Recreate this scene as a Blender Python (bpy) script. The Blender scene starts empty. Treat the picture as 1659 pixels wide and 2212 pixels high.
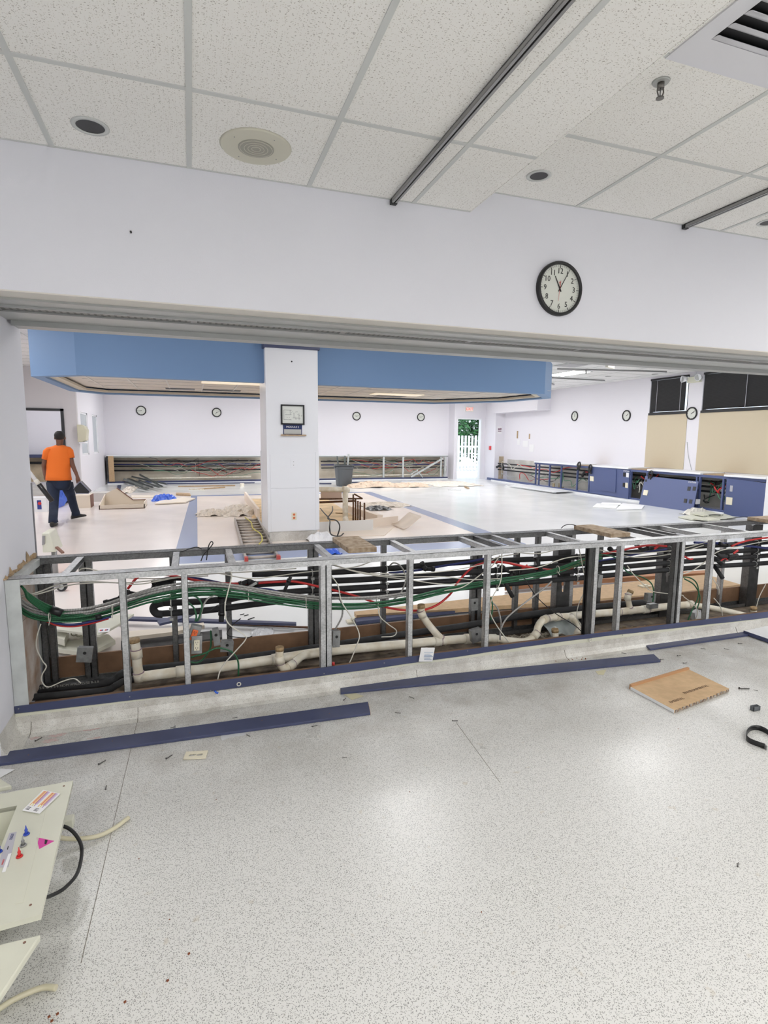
import bpy, bmesh, math, random
from mathutils import Vector, Matrix
R_ = random.Random(7)
PI = math.pi
sc = bpy.context.scene
C = sc.collection
# ------------------------------------------------------------------ camera
W, H, F = 1659, 2212, 1205.06
YAW, PITCH, ROLL, CZ = .3311, .1302, .0091, 1.66
cy_, sy_ = math.cos(YAW), math.sin(YAW); cp_, sp_ = math.cos(PITCH), math.sin(PITCH)
fw = Vector((sy_*cp_, cy_*cp_, -sp_)); rt = Vector((cy_, -sy_, 0)); up = rt.cross(fw)
rt2 = math.cos(ROLL)*rt + math.sin(ROLL)*up; up2 = -math.sin(ROLL)*rt + math.cos(ROLL)*up
cam = bpy.data.objects.new('camera', bpy.data.cameras.new('camera')); C.objects.link(cam)
m = Matrix((rt2, up2, -fw)).transposed().to_4x4(); m.translation = (0, 0, CZ); cam.matrix_world = m
cam.data.sensor_fit = 'HORIZONTAL'; cam.data.sensor_width = 36; cam.data.lens = 36*F/W; cam.data.clip_start = .05
sc.camera = cam
# ------------------------------------------------------------------ world, exposure, lights
sc.view_settings.view_transform = 'Standard'; sc.view_settings.look = 'None'
sc.view_settings.exposure = 0.0; sc.view_settings.gamma = 1; sc.view_settings.use_curve_mapping = False
try:
    sc.cycles.use_denoising = True; sc.cycles.use_adaptive_sampling = True; sc.cycles.adaptive_threshold = .025; sc.cycles.max_bounces = 8; sc.cycles.diffuse_bounces = 5; sc.cycles.caustics_reflective = False; sc.cycles.caustics_refractive = False
except Exception: pass
w = bpy.data.worlds.new('sky'); sc.world = w; w.use_nodes = True
bg = w.node_tree.nodes['Background']; bg.inputs[0].default_value = (.80, .90, 1, 1); bg.inputs[1].default_value = 1.6
sun = bpy.data.objects.new('sun', bpy.data.lights.new('sun', 'SUN')); C.objects.link(sun)
sun.data.energy = 2.2; sun.data.angle = .01; sun.rotation_euler = (math.radians(42), 0, math.radians(-25)); sun.location = (0, 10, 20)
NEAR_W, FAR_W, SOFF_W = 29, 33, 5
def area(name, loc, sx, sy, e, col=(1, .985, .96), rot=(0, 0, 0)):
    l = bpy.data.lights.new(name, 'AREA'); l.shape = 'RECTANGLE'; l.size = sx; l.size_y = sy; l.energy = e; l.color = col
    o = bpy.data.objects.new(name, l); C.objects.link(o); o.location = loc; o.rotation_euler = rot
    return o
ZL, ZU, ZF = 3.01, 3.14, 3.45          # near lower ceiling, near upper ceiling, main room ceiling
YW, YB = 3.185, 4.13                   # header front and back
YF, YR = 3.45, 4.10                    # partition front and rear
ZT = .885                              # partition top
JX = -.985                             # jamb plane
XR = 12.3                              # right wall
YFAR = 21.9
near_lights = [(-1.2, -.9), (1.25, -.9), (3.6, -.9), (-1.2, -3.4), (1.25, -3.4), (3.6, -3.4), (6.0, -.9), (6., 1.9)]
far_lights = [(9.62, 12.9), (9.62, 10.3), (9.62, 7.6), (9.62, 16.2), (9.62, 19.2), (6.6, 6.4), (2.6, 6.4), (-1.6, 6.4), (-3.6, 9.6), (-3.9, 13.2),
              (-.9, 15.6), (3.2, 15.8), (6.6, 15.6), (-.9, 19.2), (3.2, 19.2), (6.6, 19.2), (-4.5, 19.6)]
for x, y in near_lights: area('near_room_light', (x, y, (ZL if x < 1.6 else ZU)-.02), 1.15, .55, NEAR_W)
for x, y in far_lights: area('main_room_light', (x, y, ZF-.02), .56, 1.15, FAR_W, (.97, .97, 1))
area('soffit_light', (.78, 10.38, 2.605), 1.15, .5, SOFF_W, (1, .86, .68))
area('soffit_light', (4.25, 11.57, 2.605), 1.15, .5, SOFF_W, (1, .86, .68))
# ------------------------------------------------------------------ measuring: photo pixel -> point on a real plane of the room
def at(u, v, **k):
    d = rt2*((u-W/2)/F) + up2*((H/2-v)/F) + fw
    (a, c), = k.items(); i = 'xyz'.index(a); o = (0, 0, CZ); t = (c-o[i])/d[i]
    return Vector(o) + d*t
def px(pts, **k): return [at(u, v, **k) for u, v in pts]
# ------------------------------------------------------------------ materials
MATS = {}
def mat(name, col, rough=.5, metal=0., var=0., vs=8., bump=0., bs=60., spec=.5, col2=None, emit=None, es=1., trans=0., alpha=1.):
    if name in MATS: return MATS[name]
    M = bpy.data.materials.new(name); M.use_nodes = True; nt = M.node_tree; b = nt.nodes['Principled BSDF']
    N = nt.nodes.new; L = nt.links.new
    b.inputs['Base Color'].default_value = (*col, 1); b.inputs['Roughness'].default_value = rough; b.inputs['Metallic'].default_value = metal
    b.inputs['Specular IOR Level'].default_value = spec
    if trans: b.inputs['Transmission Weight'].default_value = trans
    if alpha < 1: b.inputs['Alpha'].default_value = alpha
    if emit: b.inputs['Emission Color'].default_value = (*emit, 1); b.inputs['Emission Strength'].default_value = es
    if var or bump:
        g = N('ShaderNodeNewGeometry')
        if var:
            n = N('ShaderNodeTexNoise'); n.inputs['Scale'].default_value = vs; n.inputs['Detail'].default_value = 6; L(g.outputs['Position'], n.inputs['Vector'])
            r = N('ShaderNodeValToRGB'); r.color_ramp.elements[0].position = .35; r.color_ramp.elements[1].position = .68
            c2 = col2 or tuple(max(0, c*(1-var)) for c in col)
            r.color_ramp.elements[0].color = (*c2, 1); r.color_ramp.elements[1].color = (*col, 1)
            L(n.outputs['Fac'], r.inputs['Fac']); L(r.outputs['Color'], b.inputs['Base Color'])
        if bump:
            n2 = N('ShaderNodeTexNoise'); n2.inputs['Scale'].default_value = bs; n2.inputs['Detail'].default_value = 3; L(g.outputs['Position'], n2.inputs['Vector'])
            bp = N('ShaderNodeBump'); bp.inputs['Strength'].default_value = bump; bp.inputs['Distance'].default_value = .004
            L(n2.outputs['Fac'], bp.inputs['Height']); L(bp.outputs['Normal'], b.inputs['Normal'])
    MATS[name] = M; return M
def nodes_of(M): return M.node_tree, M.node_tree.nodes['Principled BSDF'], M.node_tree.nodes.new, M.node_tree.links.new
def math_n(nt, op, a, b=None, clamp=False):
    n = nt.nodes.new('ShaderNodeMath'); n.operation = op; n.use_clamp = clamp
    for i, v in enumerate((a, b)):
        if v is None: continue
        if isinstance(v, (int, float)): n.inputs[i].default_value = v
        else: nt.links.new(v, n.inputs[i])
    return n.outputs[0]
def mixc(nt, fac, a, b):
    n = nt.nodes.new('ShaderNodeMix'); n.data_type = 'RGBA'
    for s, v in ((0, fac), (6, a), (7, b)):
        if isinstance(v, (int, float)): n.inputs[s].default_value = v
        elif isinstance(v, tuple): n.inputs[s].default_value = (*v, 1)
        else: nt.links.new(v, n.inputs[s])
    return n.outputs[2]
def speck(nt, vec, scale, warp, size, keep, stretch=(1, 1, 1), dim='2D'):
    """short squiggly flecks: warped voronoi cells, a share of them filled"""
    N = nt.nodes.new; L = nt.links.new
    n = N('ShaderNodeTexNoise'); n.inputs['Scale'].default_value = scale*.55; n.inputs['Detail'].default_value = 1; L(vec, n.inputs['Vector'])
    sub = N('ShaderNodeVectorMath'); sub.operation = 'SUBTRACT'; L(n.outputs['Color'], sub.inputs[0]); sub.inputs[1].default_value = (.5, .5, .5)
    sca = N('ShaderNodeVectorMath'); sca.operation = 'SCALE'; L(sub.outputs[0], sca.inputs[0]); sca.inputs['Scale'].default_value = warp/scale
    add = N('ShaderNodeVectorMath'); add.operation = 'ADD'; L(vec, add.inputs[0]); L(sca.outputs[0], add.inputs[1])
    mu = N('ShaderNodeVectorMath'); mu.operation = 'MULTIPLY'; L(add.outputs[0], mu.inputs[0]); mu.inputs[1].default_value = stretch
    v = N('ShaderNodeTexVoronoi'); v.voronoi_dimensions = dim; v.inputs['Scale'].default_value = scale; L(mu.outputs[0], v.inputs['Vector'])
    near = math_n(nt, 'LESS_THAN', v.outputs['Distance'], size)
    sep = N('ShaderNodeSeparateColor'); L(v.outputs['Color'], sep.inputs[0])
    kp = math_n(nt, 'LESS_THAN', sep.outputs[0], keep)
    return math_n(nt, 'MULTIPLY', near, kp), sep.outputs[1]
def speckled_floor(name, base, dirt=True, dens=1., dim='2D'):
    M = mat(name, base, .32); nt, b, N, L = nodes_of(M)
    g = N('ShaderNodeNewGeometry'); pos = g.outputs['Position']
    f1, r1 = speck(nt, pos, 205, 2.2, .27, .52*dens, (1, .8, 1), dim)
    f2, r2 = speck(nt, pos, 165, 2.6, .21, .42*dens, (.7, 1.2, 1), dim)
    f3, r3 = speck(nt, pos, 220, 1.6, .30, .30*dens, (1, 1, 1), dim)
    c = mixc(nt, math_n(nt, 'MULTIPLY', f3, .7), base, (.70, .70, .69))
    c = mixc(nt, math_n(nt, 'MULTIPLY', f1, .80), c, (.17, .17, .165))
    c = mixc(nt, math_n(nt, 'MULTIPLY', f2, .72), c, (.24, .235, .225))
    if dirt:
        s = N('ShaderNodeSeparateXYZ'); L(pos, s.inputs[0])
        mr = N('ShaderNodeMapRange'); mr.inputs[1].default_value = 2.35; mr.inputs[2].default_value = 3.4; mr.inputs[3].default_value = 0; mr.inputs[4].default_value = 1; L(s.outputs['Y'], mr.inputs[0])
        n = N('ShaderNodeTexNoise'); n.inputs['Scale'].default_value = 3.2; n.inputs['Detail'].default_value = 9; n.inputs['Roughness'].default_value = .72; L(pos, n.inputs['Vector'])
        mr2 = N('ShaderNodeMapRange'); mr2.inputs[1].default_value = .43; mr2.inputs[2].default_value = .72; L(n.outputs['Fac'], mr2.inputs[0])
        c = mixc(nt, math_n(nt, 'MULTIPLY', math_n(nt, 'MULTIPLY', mr.outputs[0], mr2.outputs[0]), .75, True), c, (.27, .235, .19))
        n3 = N('ShaderNodeTexNoise'); n3.inputs['Scale'].default_value = 17; n3.inputs['Detail'].default_value = 5; L(pos, n3.inputs['Vector'])
        mr3 = N('ShaderNodeMapRange'); mr3.inputs[1].default_value = .66; mr3.inputs[2].default_value = .74; L(n3.outputs['Fac'], mr3.inputs[0])
        c = mixc(nt, math_n(nt, 'MULTIPLY', mr3.outputs[0], .30), c, (.42, .33, .2))
    n4 = N('ShaderNodeTexNoise'); n4.inputs['Scale'].default_value = 2.2; n4.inputs['Detail'].default_value = 5; L(pos, n4.inputs['Vector'])
    mr4 = N('ShaderNodeMapRange'); mr4.inputs[1].default_value = .3; mr4.inputs[2].default_value = .7; mr4.inputs[3].default_value = .27; mr4.inputs[4].default_value = .35; L(n4.outputs['Fac'], mr4.inputs[0]); L(mr4.outputs[0], b.inputs['Roughness'])
    L(c, b.inputs['Base Color'])
    n5 = N('ShaderNodeTexNoise'); n5.inputs['Scale'].default_value = 5; n5.inputs['Detail'].default_value = 3; L(pos, n5.inputs['Vector'])
    bp = N('ShaderNodeBump'); bp.inputs['Strength'].default_value = .12; bp.inputs['Distance'].default_value = .003; L(n5.outputs['Fac'], bp.inputs['Height']); L(bp.outputs['Normal'], b.inputs['Normal'])
    return M
def tile_mat(name, base, dens=1.):
    M = mat(name, base, .9, spec=.1); nt, b, N, L = nodes_of(M)
    g = N('ShaderNodeNewGeometry'); pos = g.outputs['Position']
    f1, r1 = speck(nt, pos, 88, 1.5, .15, .50*dens, (.55, 1.25, 1))
    f2, r2 = speck(nt, pos, 92, 1.5, .13, .48*dens, (1.3, .6, 1))
    f3, r3 = speck(nt, pos, 120, 1.2, .16, .5*dens)
    c = mixc(nt, math_n(nt, 'MULTIPLY', f1, .75), base, (.34, .31, .28))
    c = mixc(nt, math_n(nt, 'MULTIPLY', f2, .65), c, (.38, .35, .31))
    c = mixc(nt, math_n(nt, 'MULTIPLY', f3, .5), c, (.45, .38, .30))
    L(c, b.inputs['Base Color']); return M
M_floor = speckled_floor('speckled vinyl', (.66, .655, .63))
M_cove = speckled_floor('coved vinyl', (.68, .67, .63), dens=1.3, dim='3D')
M_tile = tile_mat('fissured ceiling tile', (.88, .87, .84), .8)
M_tile2 = tile_mat('stained ceiling tile', (.66, .62, .57), .5)
M_tbar = mat('painted grid', (.60, .615, .60), .5)
M_wall = mat('painted drywall', (.78, .785, .84), .7, bump=.08, bs=180)
M_wall2 = mat('lavender white drywall', (.80, .785, .83), .65, bump=.05, bs=150)
M_wgray = mat('grey drywall', (.62, .60, .61), .7)  # even grey wall colour for the left end of the main room
M_white = mat('white laminate', (.82, .83, .85), .4)
M_bead = mat('cream joint compound', (.74, .71, .66), .7)
M_alu = mat('aluminium trim', (.44, .45, .44), .4, .3)
M_alud = mat('dark aluminium', (.30, .30, .30), .35, .6)
M_black = mat('black plastic', (.012, .012, .013), .35)
M_rub = mat('black foam insulation', (.030, .031, .034), .75, var=.4, vs=20, bump=.2, bs=90)
M_blue = mat('blue painted soffit', (.165, .275, .46), .6)
M_navy = mat('navy laminate', (.060, .072, .150), .40, var=.15, vs=5)
M_navy2 = mat('blue laminate', (.082, .108, .235), .4)
M_band = mat('blue vinyl band', (.23, .29, .47), .22)
M_cream = mat('cream abs plastic', (.66, .66, .55), .4, var=.06, vs=6)
M_pvc = mat('aged white pvc', (.86, .83, .73), .4, var=.2, vs=14, col2=(.72, .65, .51))
M_pvcd = mat('stained pvc mouth', (.48, .33, .17), .6, var=.4, vs=60)
M_mdf = mat('tan particle board', (.62, .43, .25), .75, var=.14, vs=20)
M_brown = mat('brown hardboard', (.24, .135, .075), .7, var=.3, vs=9)
M_wood = mat('raw lumber', (.52, .37, .22), .7, var=.3, vs=30)
M_dirt = mat('grimy slab', (.20, .155, .11), .85, var=.7, vs=11, bump=.8, bs=40)
M_red = mat('red tubing', (.60, .03, .03), .35)
M_bluec = mat('blue tubing', (.02, .03, .16), .4)
M_cab = mat('off white cable', (.66, .64, .57), .45)
M_tan = mat('tan window shade', (.60, .52, .38), .8)
M_blind = mat('dark blind', (.028, .027, .028), .45)
M_emit = mat('lamp diffuser', (.9, .9, .9), .5, emit=(1, .99, .96), es=7)
M_emitw = mat('warm lamp diffuser', (.9, .8, .6), .5, emit=(1, .86, .66), es=.45)
M_paper = mat('white paper', (.85, .85, .86), .6)
M_ink = mat('black ink', (.02, .02, .02), .6)
M_rust = mat('rusty steel', (.16, .075, .035), .7, .3, var=.5, vs=30)
M_steel = mat('blackened steel', (.085, .085, .085), .5, .6, var=.4, vs=14)
M_ltan = mat('pale tan floor', (.80, .60, .40), .45, var=.12, vs=5)
M_skin = mat('brown skin', (.17, .075, .045), .55)
M_hair = mat('black hair', (.012, .010, .010), .7)
M_orange = mat('orange shirt', (.90, .19, .02), .8, bump=.3, bs=14)
M_jean = mat('dark denim', (.018, .03, .065), .85, var=.45, vs=5)
M_shoe = mat('dark shoe', (.02, .018, .018), .6)
M_grey = mat('grey bin plastic', (.10, .11, .12), .5)
M_bag = mat('blue plastic sheet', (.03, .12, .62), .35)
M_box = mat('galvanised box', (.34, .35, .35), .4, .6, var=.3, vs=30)
M_orp = mat('orange receptacle', (.85, .16, .04), .4)
M_ivory = mat('ivory plastic', (.76, .71, .56), .4)
M_alum = mat('ladder aluminium', (.50, .46, .42), .4, .5, var=.3, vs=12)
M_clear = mat('clear plastic film', (.75, .76, .78), .2, alpha=.8)
def galv(name, c=.42):
    M = mat(name, (c, c*1.02, c*1.03), .38, .75); nt, b, N, L = nodes_of(M)
    g = N('ShaderNodeNewGeometry'); v = N('ShaderNodeTexVoronoi'); v.inputs['Scale'].default_value = 110; L(g.outputs['Position'], v.inputs['Vector'])
    sp = N('ShaderNodeSeparateColor'); L(v.outputs['Color'], sp.inputs[0])
    n = N('ShaderNodeTexNoise'); n.inputs['Scale'].default_value = 7; n.inputs['Detail'].default_value = 6; L(g.outputs['Position'], n.inputs['Vector'])
    s = math_n(nt, 'ADD', math_n(nt, 'MULTIPLY', sp.outputs[0], .35), math_n(nt, 'MULTIPLY', n.outputs['Fac'], .95), True)
    L(mixc(nt, s, (c*.42, c*.43, c*.44), (c*1.35, c*1.37, c*1.38)), b.inputs['Base Color'])
    L(math_n(nt, 'ADD', math_n(nt, 'MULTIPLY', sp.outputs[1], .3), .28), b.inputs['Roughness'])
    return M
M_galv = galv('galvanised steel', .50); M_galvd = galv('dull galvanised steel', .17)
M_galvl = mat('pale painted steel', (.62, .65, .64), .45, .2, var=.2, vs=9)
def conduit(name, c):
    M = mat(name, c, .4, .15); nt, b, N, L = nodes_of(M)
    uv = N('ShaderNodeUVMap'); s = N('ShaderNodeSeparateXYZ'); L(uv.outputs[0], s.inputs[0])
    sn = math_n(nt, 'SINE', math_n(nt, 'MULTIPLY', s.outputs[0], 2*PI/.0085))
    k = math_n(nt, 'MULTIPLY', math_n(nt, 'ADD', sn, 1), .5)
    L(mixc(nt, k, tuple(v*.35 for v in c), c), b.inputs['Base Color'])
    return M
M_cgrn = conduit('green armoured cable', (.04, .20, .09)); M_cgry = conduit('silver armoured cable', (.55, .54, .52))
def ribbed(name, ax, c, period):
    M = mat(name, c, .6); nt, b, N, L = nodes_of(M)
    g = N('ShaderNodeNewGeometry'); s = N('ShaderNodeSeparateXYZ'); L(g.outputs['Position'], s.inputs[0])
    k = math_n(nt, 'FRACT', math_n(nt, 'MULTIPLY', s.outputs[ax], 1/period))
    L(mixc(nt, math_n(nt, 'GREATER_THAN', k, .6), c, tuple(v*.5 for v in c)), b.inputs['Base Color'])
    return M
# ------------------------------------------------------------------ mesh building
class MB:
    def __init__(s): s.bm = bmesh.new(); s.uv = s.bm.loops.layers.uv.new('UVMap')
    def hexa(s, p):
        v = [s.bm.verts.new(q) for q in p]
        for f in ((0, 3, 2, 1), (4, 5, 6, 7), (0, 1, 5, 4), (1, 2, 6, 5), (2, 3, 7, 6), (3, 0, 4, 7)): s.bm.faces.new([v[i] for i in f])
        return s
    def box(s, x0, x1, y0, y1, z0, z1):
        return s.hexa([(x0, y0, z0), (x1, y0, z0), (x1, y1, z0), (x0, y1, z0), (x0, y0, z1), (x1, y0, z1), (x1, y1, z1), (x0, y1, z1)])
    def obox(s, c, ax, ay, az, hx, hy, hz):
        c = Vector(c); ax = Vector(ax).normalized()*hx; ay = Vector(ay).normalized()*hy; az = Vector(az).normalized()*hz
        return s.hexa([c-ax-ay-az, c+ax-ay-az, c+ax+ay-az, c-ax+ay-az, c-ax-ay+az, c+ax-ay+az, c+ax+ay+az, c-ax+ay+az])
    def beam(s, a, b, w, h, upv=(0, 0, 1)):
        a = Vector(a); b = Vector(b); d = (b-a); y = Vector(upv).cross(d).normalized(); z = d.cross(y).normalized()
        return s.obox((a+b)/2, d, y, z, d.length/2, w/2, h/2)
    def prism(s, poly, n):
        n = Vector(n); a = [s.bm.verts.new(p) for p in poly]; b = [s.bm.verts.new(Vector(p)+n) for p in poly]
        s.bm.faces.new(a[::-1]); s.bm.faces.new(b)
        for i in range(len(a)): j = (i+1) % len(a); s.bm.faces.new((a[i], a[j], b[j], b[i]))
        return s
    def tube(s, pts, r, seg=8, smooth=True, cap=True, rr=None):
        pts = [Vector(p) for p in pts]; n = len(pts); prev = None; L = 0.; ref = None; Ls = []
        for i, p in enumerate(pts):
            t = (pts[min(i+1, n-1)]-pts[max(i-1, 0)]).normalized()
            if ref is None: ref = t.orthogonal().normalized()
            ref = (ref - t*ref.dot(t))
            ref = ref.normalized() if ref.length > 1e-6 else t.orthogonal().normalized()
            b = t.cross(ref); q = rr[i] if rr else r
            ring = [s.bm.verts.new(p+(ref*math.cos(2*PI*k/seg)+b*math.sin(2*PI*k/seg))*q) for k in range(seg)]
            if i: L2 = L+(p-pts[i-1]).length
            else: L2 = 0
            if prev:
                for k in range(seg):
                    f = s.bm.faces.new((prev[k], prev[(k+1) % seg], ring[(k+1) % seg], ring[k])); f.smooth = smooth
                    for lp, q2 in zip(f.loops, ((L, k), (L, k+1), (L2, k+1), (L2, k))): lp[s.uv].uv = (q2[0], q2[1]/seg)
            elif cap: s.bm.faces.new(ring[::-1])
            prev = ring; L = L2
        if cap: s.bm.faces.new(prev)
        return s
    def cyl(s, a, b, r, seg=20, r2=None, smooth=True):
        return s.tube([a, b], r, seg, smooth, True, [r, r2 if r2 is not None else r])
    def loft(s, rings, smooth=True, cap=True):
        prev = None
        for ring in rings:
            vs = [s.bm.verts.new(p) for p in ring]; n = len(vs)
            if prev:
                for k in range(n): f = s.bm.faces.new((prev[k], prev[(k+1) % n], vs[(k+1) % n], vs[k])); f.smooth = smooth
            elif cap: s.bm.faces.new(vs[::-1])
            prev = vs
        if cap: s.bm.faces.new(prev)
        return s
    def ell(s, c, rx, ry, rz, seg=16, rings=10):
        c = Vector(c); rg = []
        for i in range(1, rings):
            a = -PI/2+PI*i/rings
            rg.append([c+Vector((rx*math.cos(a)*math.cos(2*PI*k/seg), ry*math.cos(a)*math.sin(2*PI*k/seg), rz*math.sin(a))) for k in range(seg)])
        return s.loft(rg)
    def sheet(s, f, nx, ny):
        g = [[s.bm.verts.new(f(i/nx, j/ny)) for j in range(ny+1)] for i in range(nx+1)]
        for i in range(nx):
            for j in range(ny): q = s.bm.faces.new((g[i][j], g[i+1][j], g[i+1][j+1], g[i][j+1])); q.smooth = True
        return s
    def mesh(s, m_): self_bm(s.bm, m_); return s
    def build(s, name, m_, parent=None, bevel=0, solid=0):
        bmesh.ops.recalc_face_normals(s.bm, faces=s.bm.faces)
        vs = [v.co for v in s.bm.verts]
        lo = Vector([min(v[i] for v in vs) for i in range(3)]); hi = Vector([max(v[i] for v in vs) for i in range(3)])
        O = Vector(((lo.x+hi.x)/2, (lo.y+hi.y)/2, lo.z))
        bmesh.ops.translate(s.bm, verts=s.bm.verts, vec=-O)
        me = bpy.data.meshes.new(name); s.bm.to_mesh(me); s.bm.free()
        me.materials.append(m_); o = bpy.data.objects.new(name, me); C.objects.link(o); o.location = O
        if parent is not None: o.parent = parent; o.location = O-wloc(parent)
        if bevel: q = o.modifiers.new('bevel', 'BEVEL'); q.width = bevel; q.segments = 2; q.limit_method = 'ANGLE'
        if solid: q = o.modifiers.new('solid', 'SOLIDIFY'); q.thickness = solid
        return o
def wloc(o):
    v = Vector(o.location)
    while o.parent: o = o.parent; v += o.location
    return v
def tag(o, label, cat, group=None, kind=None):
    o['label'] = label; o['category'] = cat
    if group: o['group'] = group
    if kind: o['kind'] = kind
    return o
def thing(name, label, cat, loc, group=None):
    o = bpy.data.objects.new(name, None); o.empty_display_size = .05; C.objects.link(o); o.location = loc
    return tag(o, label, cat, group)
def struct(name, mb, m_, label=None, cat=None, **k):
    o = mb.build(name, m_, **k); o['kind'] = 'structure'
    if label: o['label'] = label
    if cat: o['category'] = cat
    return o
def spline(pts, n=6):
    pts = [Vector(p) for p in pts]; out = []
    P = [pts[0]*2-pts[1]]+pts+[pts[-1]*2-pts[-2]]
    for i in range(1, len(P)-2):
        for k in range(n):
            t = k/n; a, b, c, d = P[i-1], P[i], P[i+1], P[i+2]
            out.append(.5*((2*b)+(c-a)*t+(2*a-5*b+4*c-d)*t*t+(3*b-a-3*c+d)*t**3))
    out.append(pts[-1]); return out
def text_mesh(s, size, depth=.0008, align='CENTER'):
    cu = bpy.data.curves.new('text', 'FONT'); cu.body = s; cu.size = size; cu.extrude = depth; cu.align_x = align; cu.align_y = 'CENTER'; cu.resolution_u = 2
    t = bpy.data.objects.new('text', cu); C.objects.link(t)
    me = bpy.data.meshes.new_from_object(t.evaluated_get(bpy.context.evaluated_depsgraph_get())); bpy.data.objects.remove(t); return me
def text(name, s, size, m_, loc, ax, ay, parent, depth=.0008, xs=1.):
    me = text_mesh(s, size, depth); ax = Vector(ax).normalized(); ay = Vector(ay).normalized(); az = ax.cross(ay)
    M = Matrix((ax*xs, ay, az)).transposed().to_4x4(); me.transform(M); me.materials.clear(); me.materials.append(m_)
    o = bpy.data.objects.new(name, me); C.objects.link(o); o.location = Vector(loc)-(wloc(parent) if parent else Vector())
    if parent: o.parent = parent
    return o
def cut_plate(name, outer, holes, th, m_, O, ax, ay, parent=None):
    """flat plate with real holes, outlines given in its own plane"""
    cu = bpy.data.curves.new(name, 'CURVE'); cu.dimensions = '2D'; cu.fill_mode = 'BOTH'; cu.extrude = th/2
    for poly in [outer]+holes:
        sp = cu.splines.new('POLY'); sp.points.add(len(poly)-1); sp.use_cyclic_u = True
        for i, p in enumerate(poly): sp.points[i].co = (p[0], p[1], 0, 1)
    t = bpy.data.objects.new(name, cu); C.objects.link(t)
    me = bpy.data.meshes.new_from_object(t.evaluated_get(bpy.context.evaluated_depsgraph_get())); bpy.data.objects.remove(t)
    ax = Vector(ax).normalized(); ay = Vector(ay).normalized(); me.transform(Matrix((ax, ay, ax.cross(ay))).transposed().to_4x4())
    me.materials.clear(); me.materials.append(m_); o = bpy.data.objects.new(name, me); C.objects.link(o)
    o.location = Vector(O)-(wloc(parent) if parent else Vector())
    if parent: o.parent = parent
    return o
def circ(cx, cy, rx, ry=None, n=24, ph=0): ry = ry or rx; return [(cx+rx*math.cos(2*PI*i/n+ph), cy+ry*math.sin(2*PI*i/n+ph)) for i in range(n)]
# ================================================================== THE ROOMS
struct('floor', MB().box(-3.2, 8, -5.2, YF+.01, -.12, 0), M_floor, 'speckled off-white sheet vinyl floor in front of the stripped partition', 'floor')
# main room floor: white vinyl with a cream field and a blue border
def gloss(name, c, r=.16):
    M = mat(name, c, r); nt, b, N, L = nodes_of(M)
    g = N('ShaderNodeNewGeometry'); n = N('ShaderNodeTexNoise'); n.inputs['Scale'].default_value = 1.3; n.inputs['Detail'].default_value = 7; L(g.outputs['Position'], n.inputs['Vector'])
    mr = N('ShaderNodeMapRange'); mr.inputs[1].default_value = .35; mr.inputs[2].default_value = .7; mr.inputs[3].default_value = r; mr.inputs[4].default_value = r+.07; L(n.outputs['Fac'], mr.inputs[0]); L(mr.outputs[0], b.inputs['Roughness'])
    L(mixc(nt, math_n(nt, 'MULTIPLY', n.outputs['Fac'], .15), c, tuple(v*.85 for v in c)), b.inputs['Base Color']); return M
M_fw = gloss('white polished vinyl', (.80, .81, .80)); M_fc = gloss('cream polished vinyl', (.90, .80, .715), .2); M_fl = gloss('pinkish polished vinyl', (.84, .775, .735), .2)
XL2 = -5.6
struct('floor', MB().box(XL2, XR, YR+.0, 22.05, -.12, 0), M_fw, 'glossy white vinyl floor of the large gutted room', 'floor')
bl = [(-.30, 7.70), (5.05, 7.62), (5.30, 16.75), (-.06, 16.85)]; bi = [(.03, 8.2), (4.72, 8.12), (5.0, 16.50), (.10, 16.55)]
def flat(poly, z0, z1): return MB().prism([(x, y, z0) for x, y in poly], (0, 0, z1-z0))
struct('floor', flat([(XL2, YR), (-.2, YR), (-.30, 7.7), (-.06, 16.85), (-.1, 18), (XL2, 18)], .0, .0012), M_fl)
struct('floor', flat(bi, .0, .0012), M_fc)
bb = MB()
for i in range(4):
    j = (i+1) % 4; bb.prism([(*bl[i], 0.), (*bl[j], 0.), (*bi[j], 0.), (*bi[i], 0.)], (0, 0, .002))
struct('floor_border', bb, M_band, 'slate blue vinyl band framing the middle of the floor', 'floor')
# near ceilings
XE = 1.6193
struct('ceiling', MB().box(-3.2, XE, -5.2, YW, ZL, ZL+.1), M_tile, 'lower tiled ceiling with fissured tiles', 'ceiling')
struct('ceiling', MB().box(XE, 8, -5.2, YW, ZU, ZU+.1), M_tile, 'higher tiled ceiling on the right', 'ceiling')
struct('ceiling_step', MB().box(XE-.001, XE+.004, -5.2, YW, ZL-.002, ZU+.1), M_tile)
g = MB(); T = .6096; bw = .012
for k in range(-4, 4):
    x = -.5736+k*T; g.box(x-bw, x+bw, -5.2, YW-.001, ZL-.004, ZL)
for y in (2.4985, 2.4985-1.22, .06, -1.16, -2.38, -3.6): g.box(-3.2, XE, y-bw, y+bw, ZL-.0035, ZL)
g.box(-3.2, XE, YW-.012, YW-.0005, ZL-.003, ZL)
struct('ceiling_grid', g, M_tbar)
g = MB()
for k in range(-1, 9):
    x = 2.3708+k*T; g.box(x-bw, x+bw, -5.2, YW-.001, ZU-.004, ZU)
for y in [2.4965-i*T for i in range(11)]: g.box(XE+.004, 8, y-bw, y+bw, ZU-.0035, ZU)
g.box(XE+.01, 8, YW-.012, YW-.0005, ZU-.003, ZU)
struct('ceiling_grid', g, M_tbar)
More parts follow.
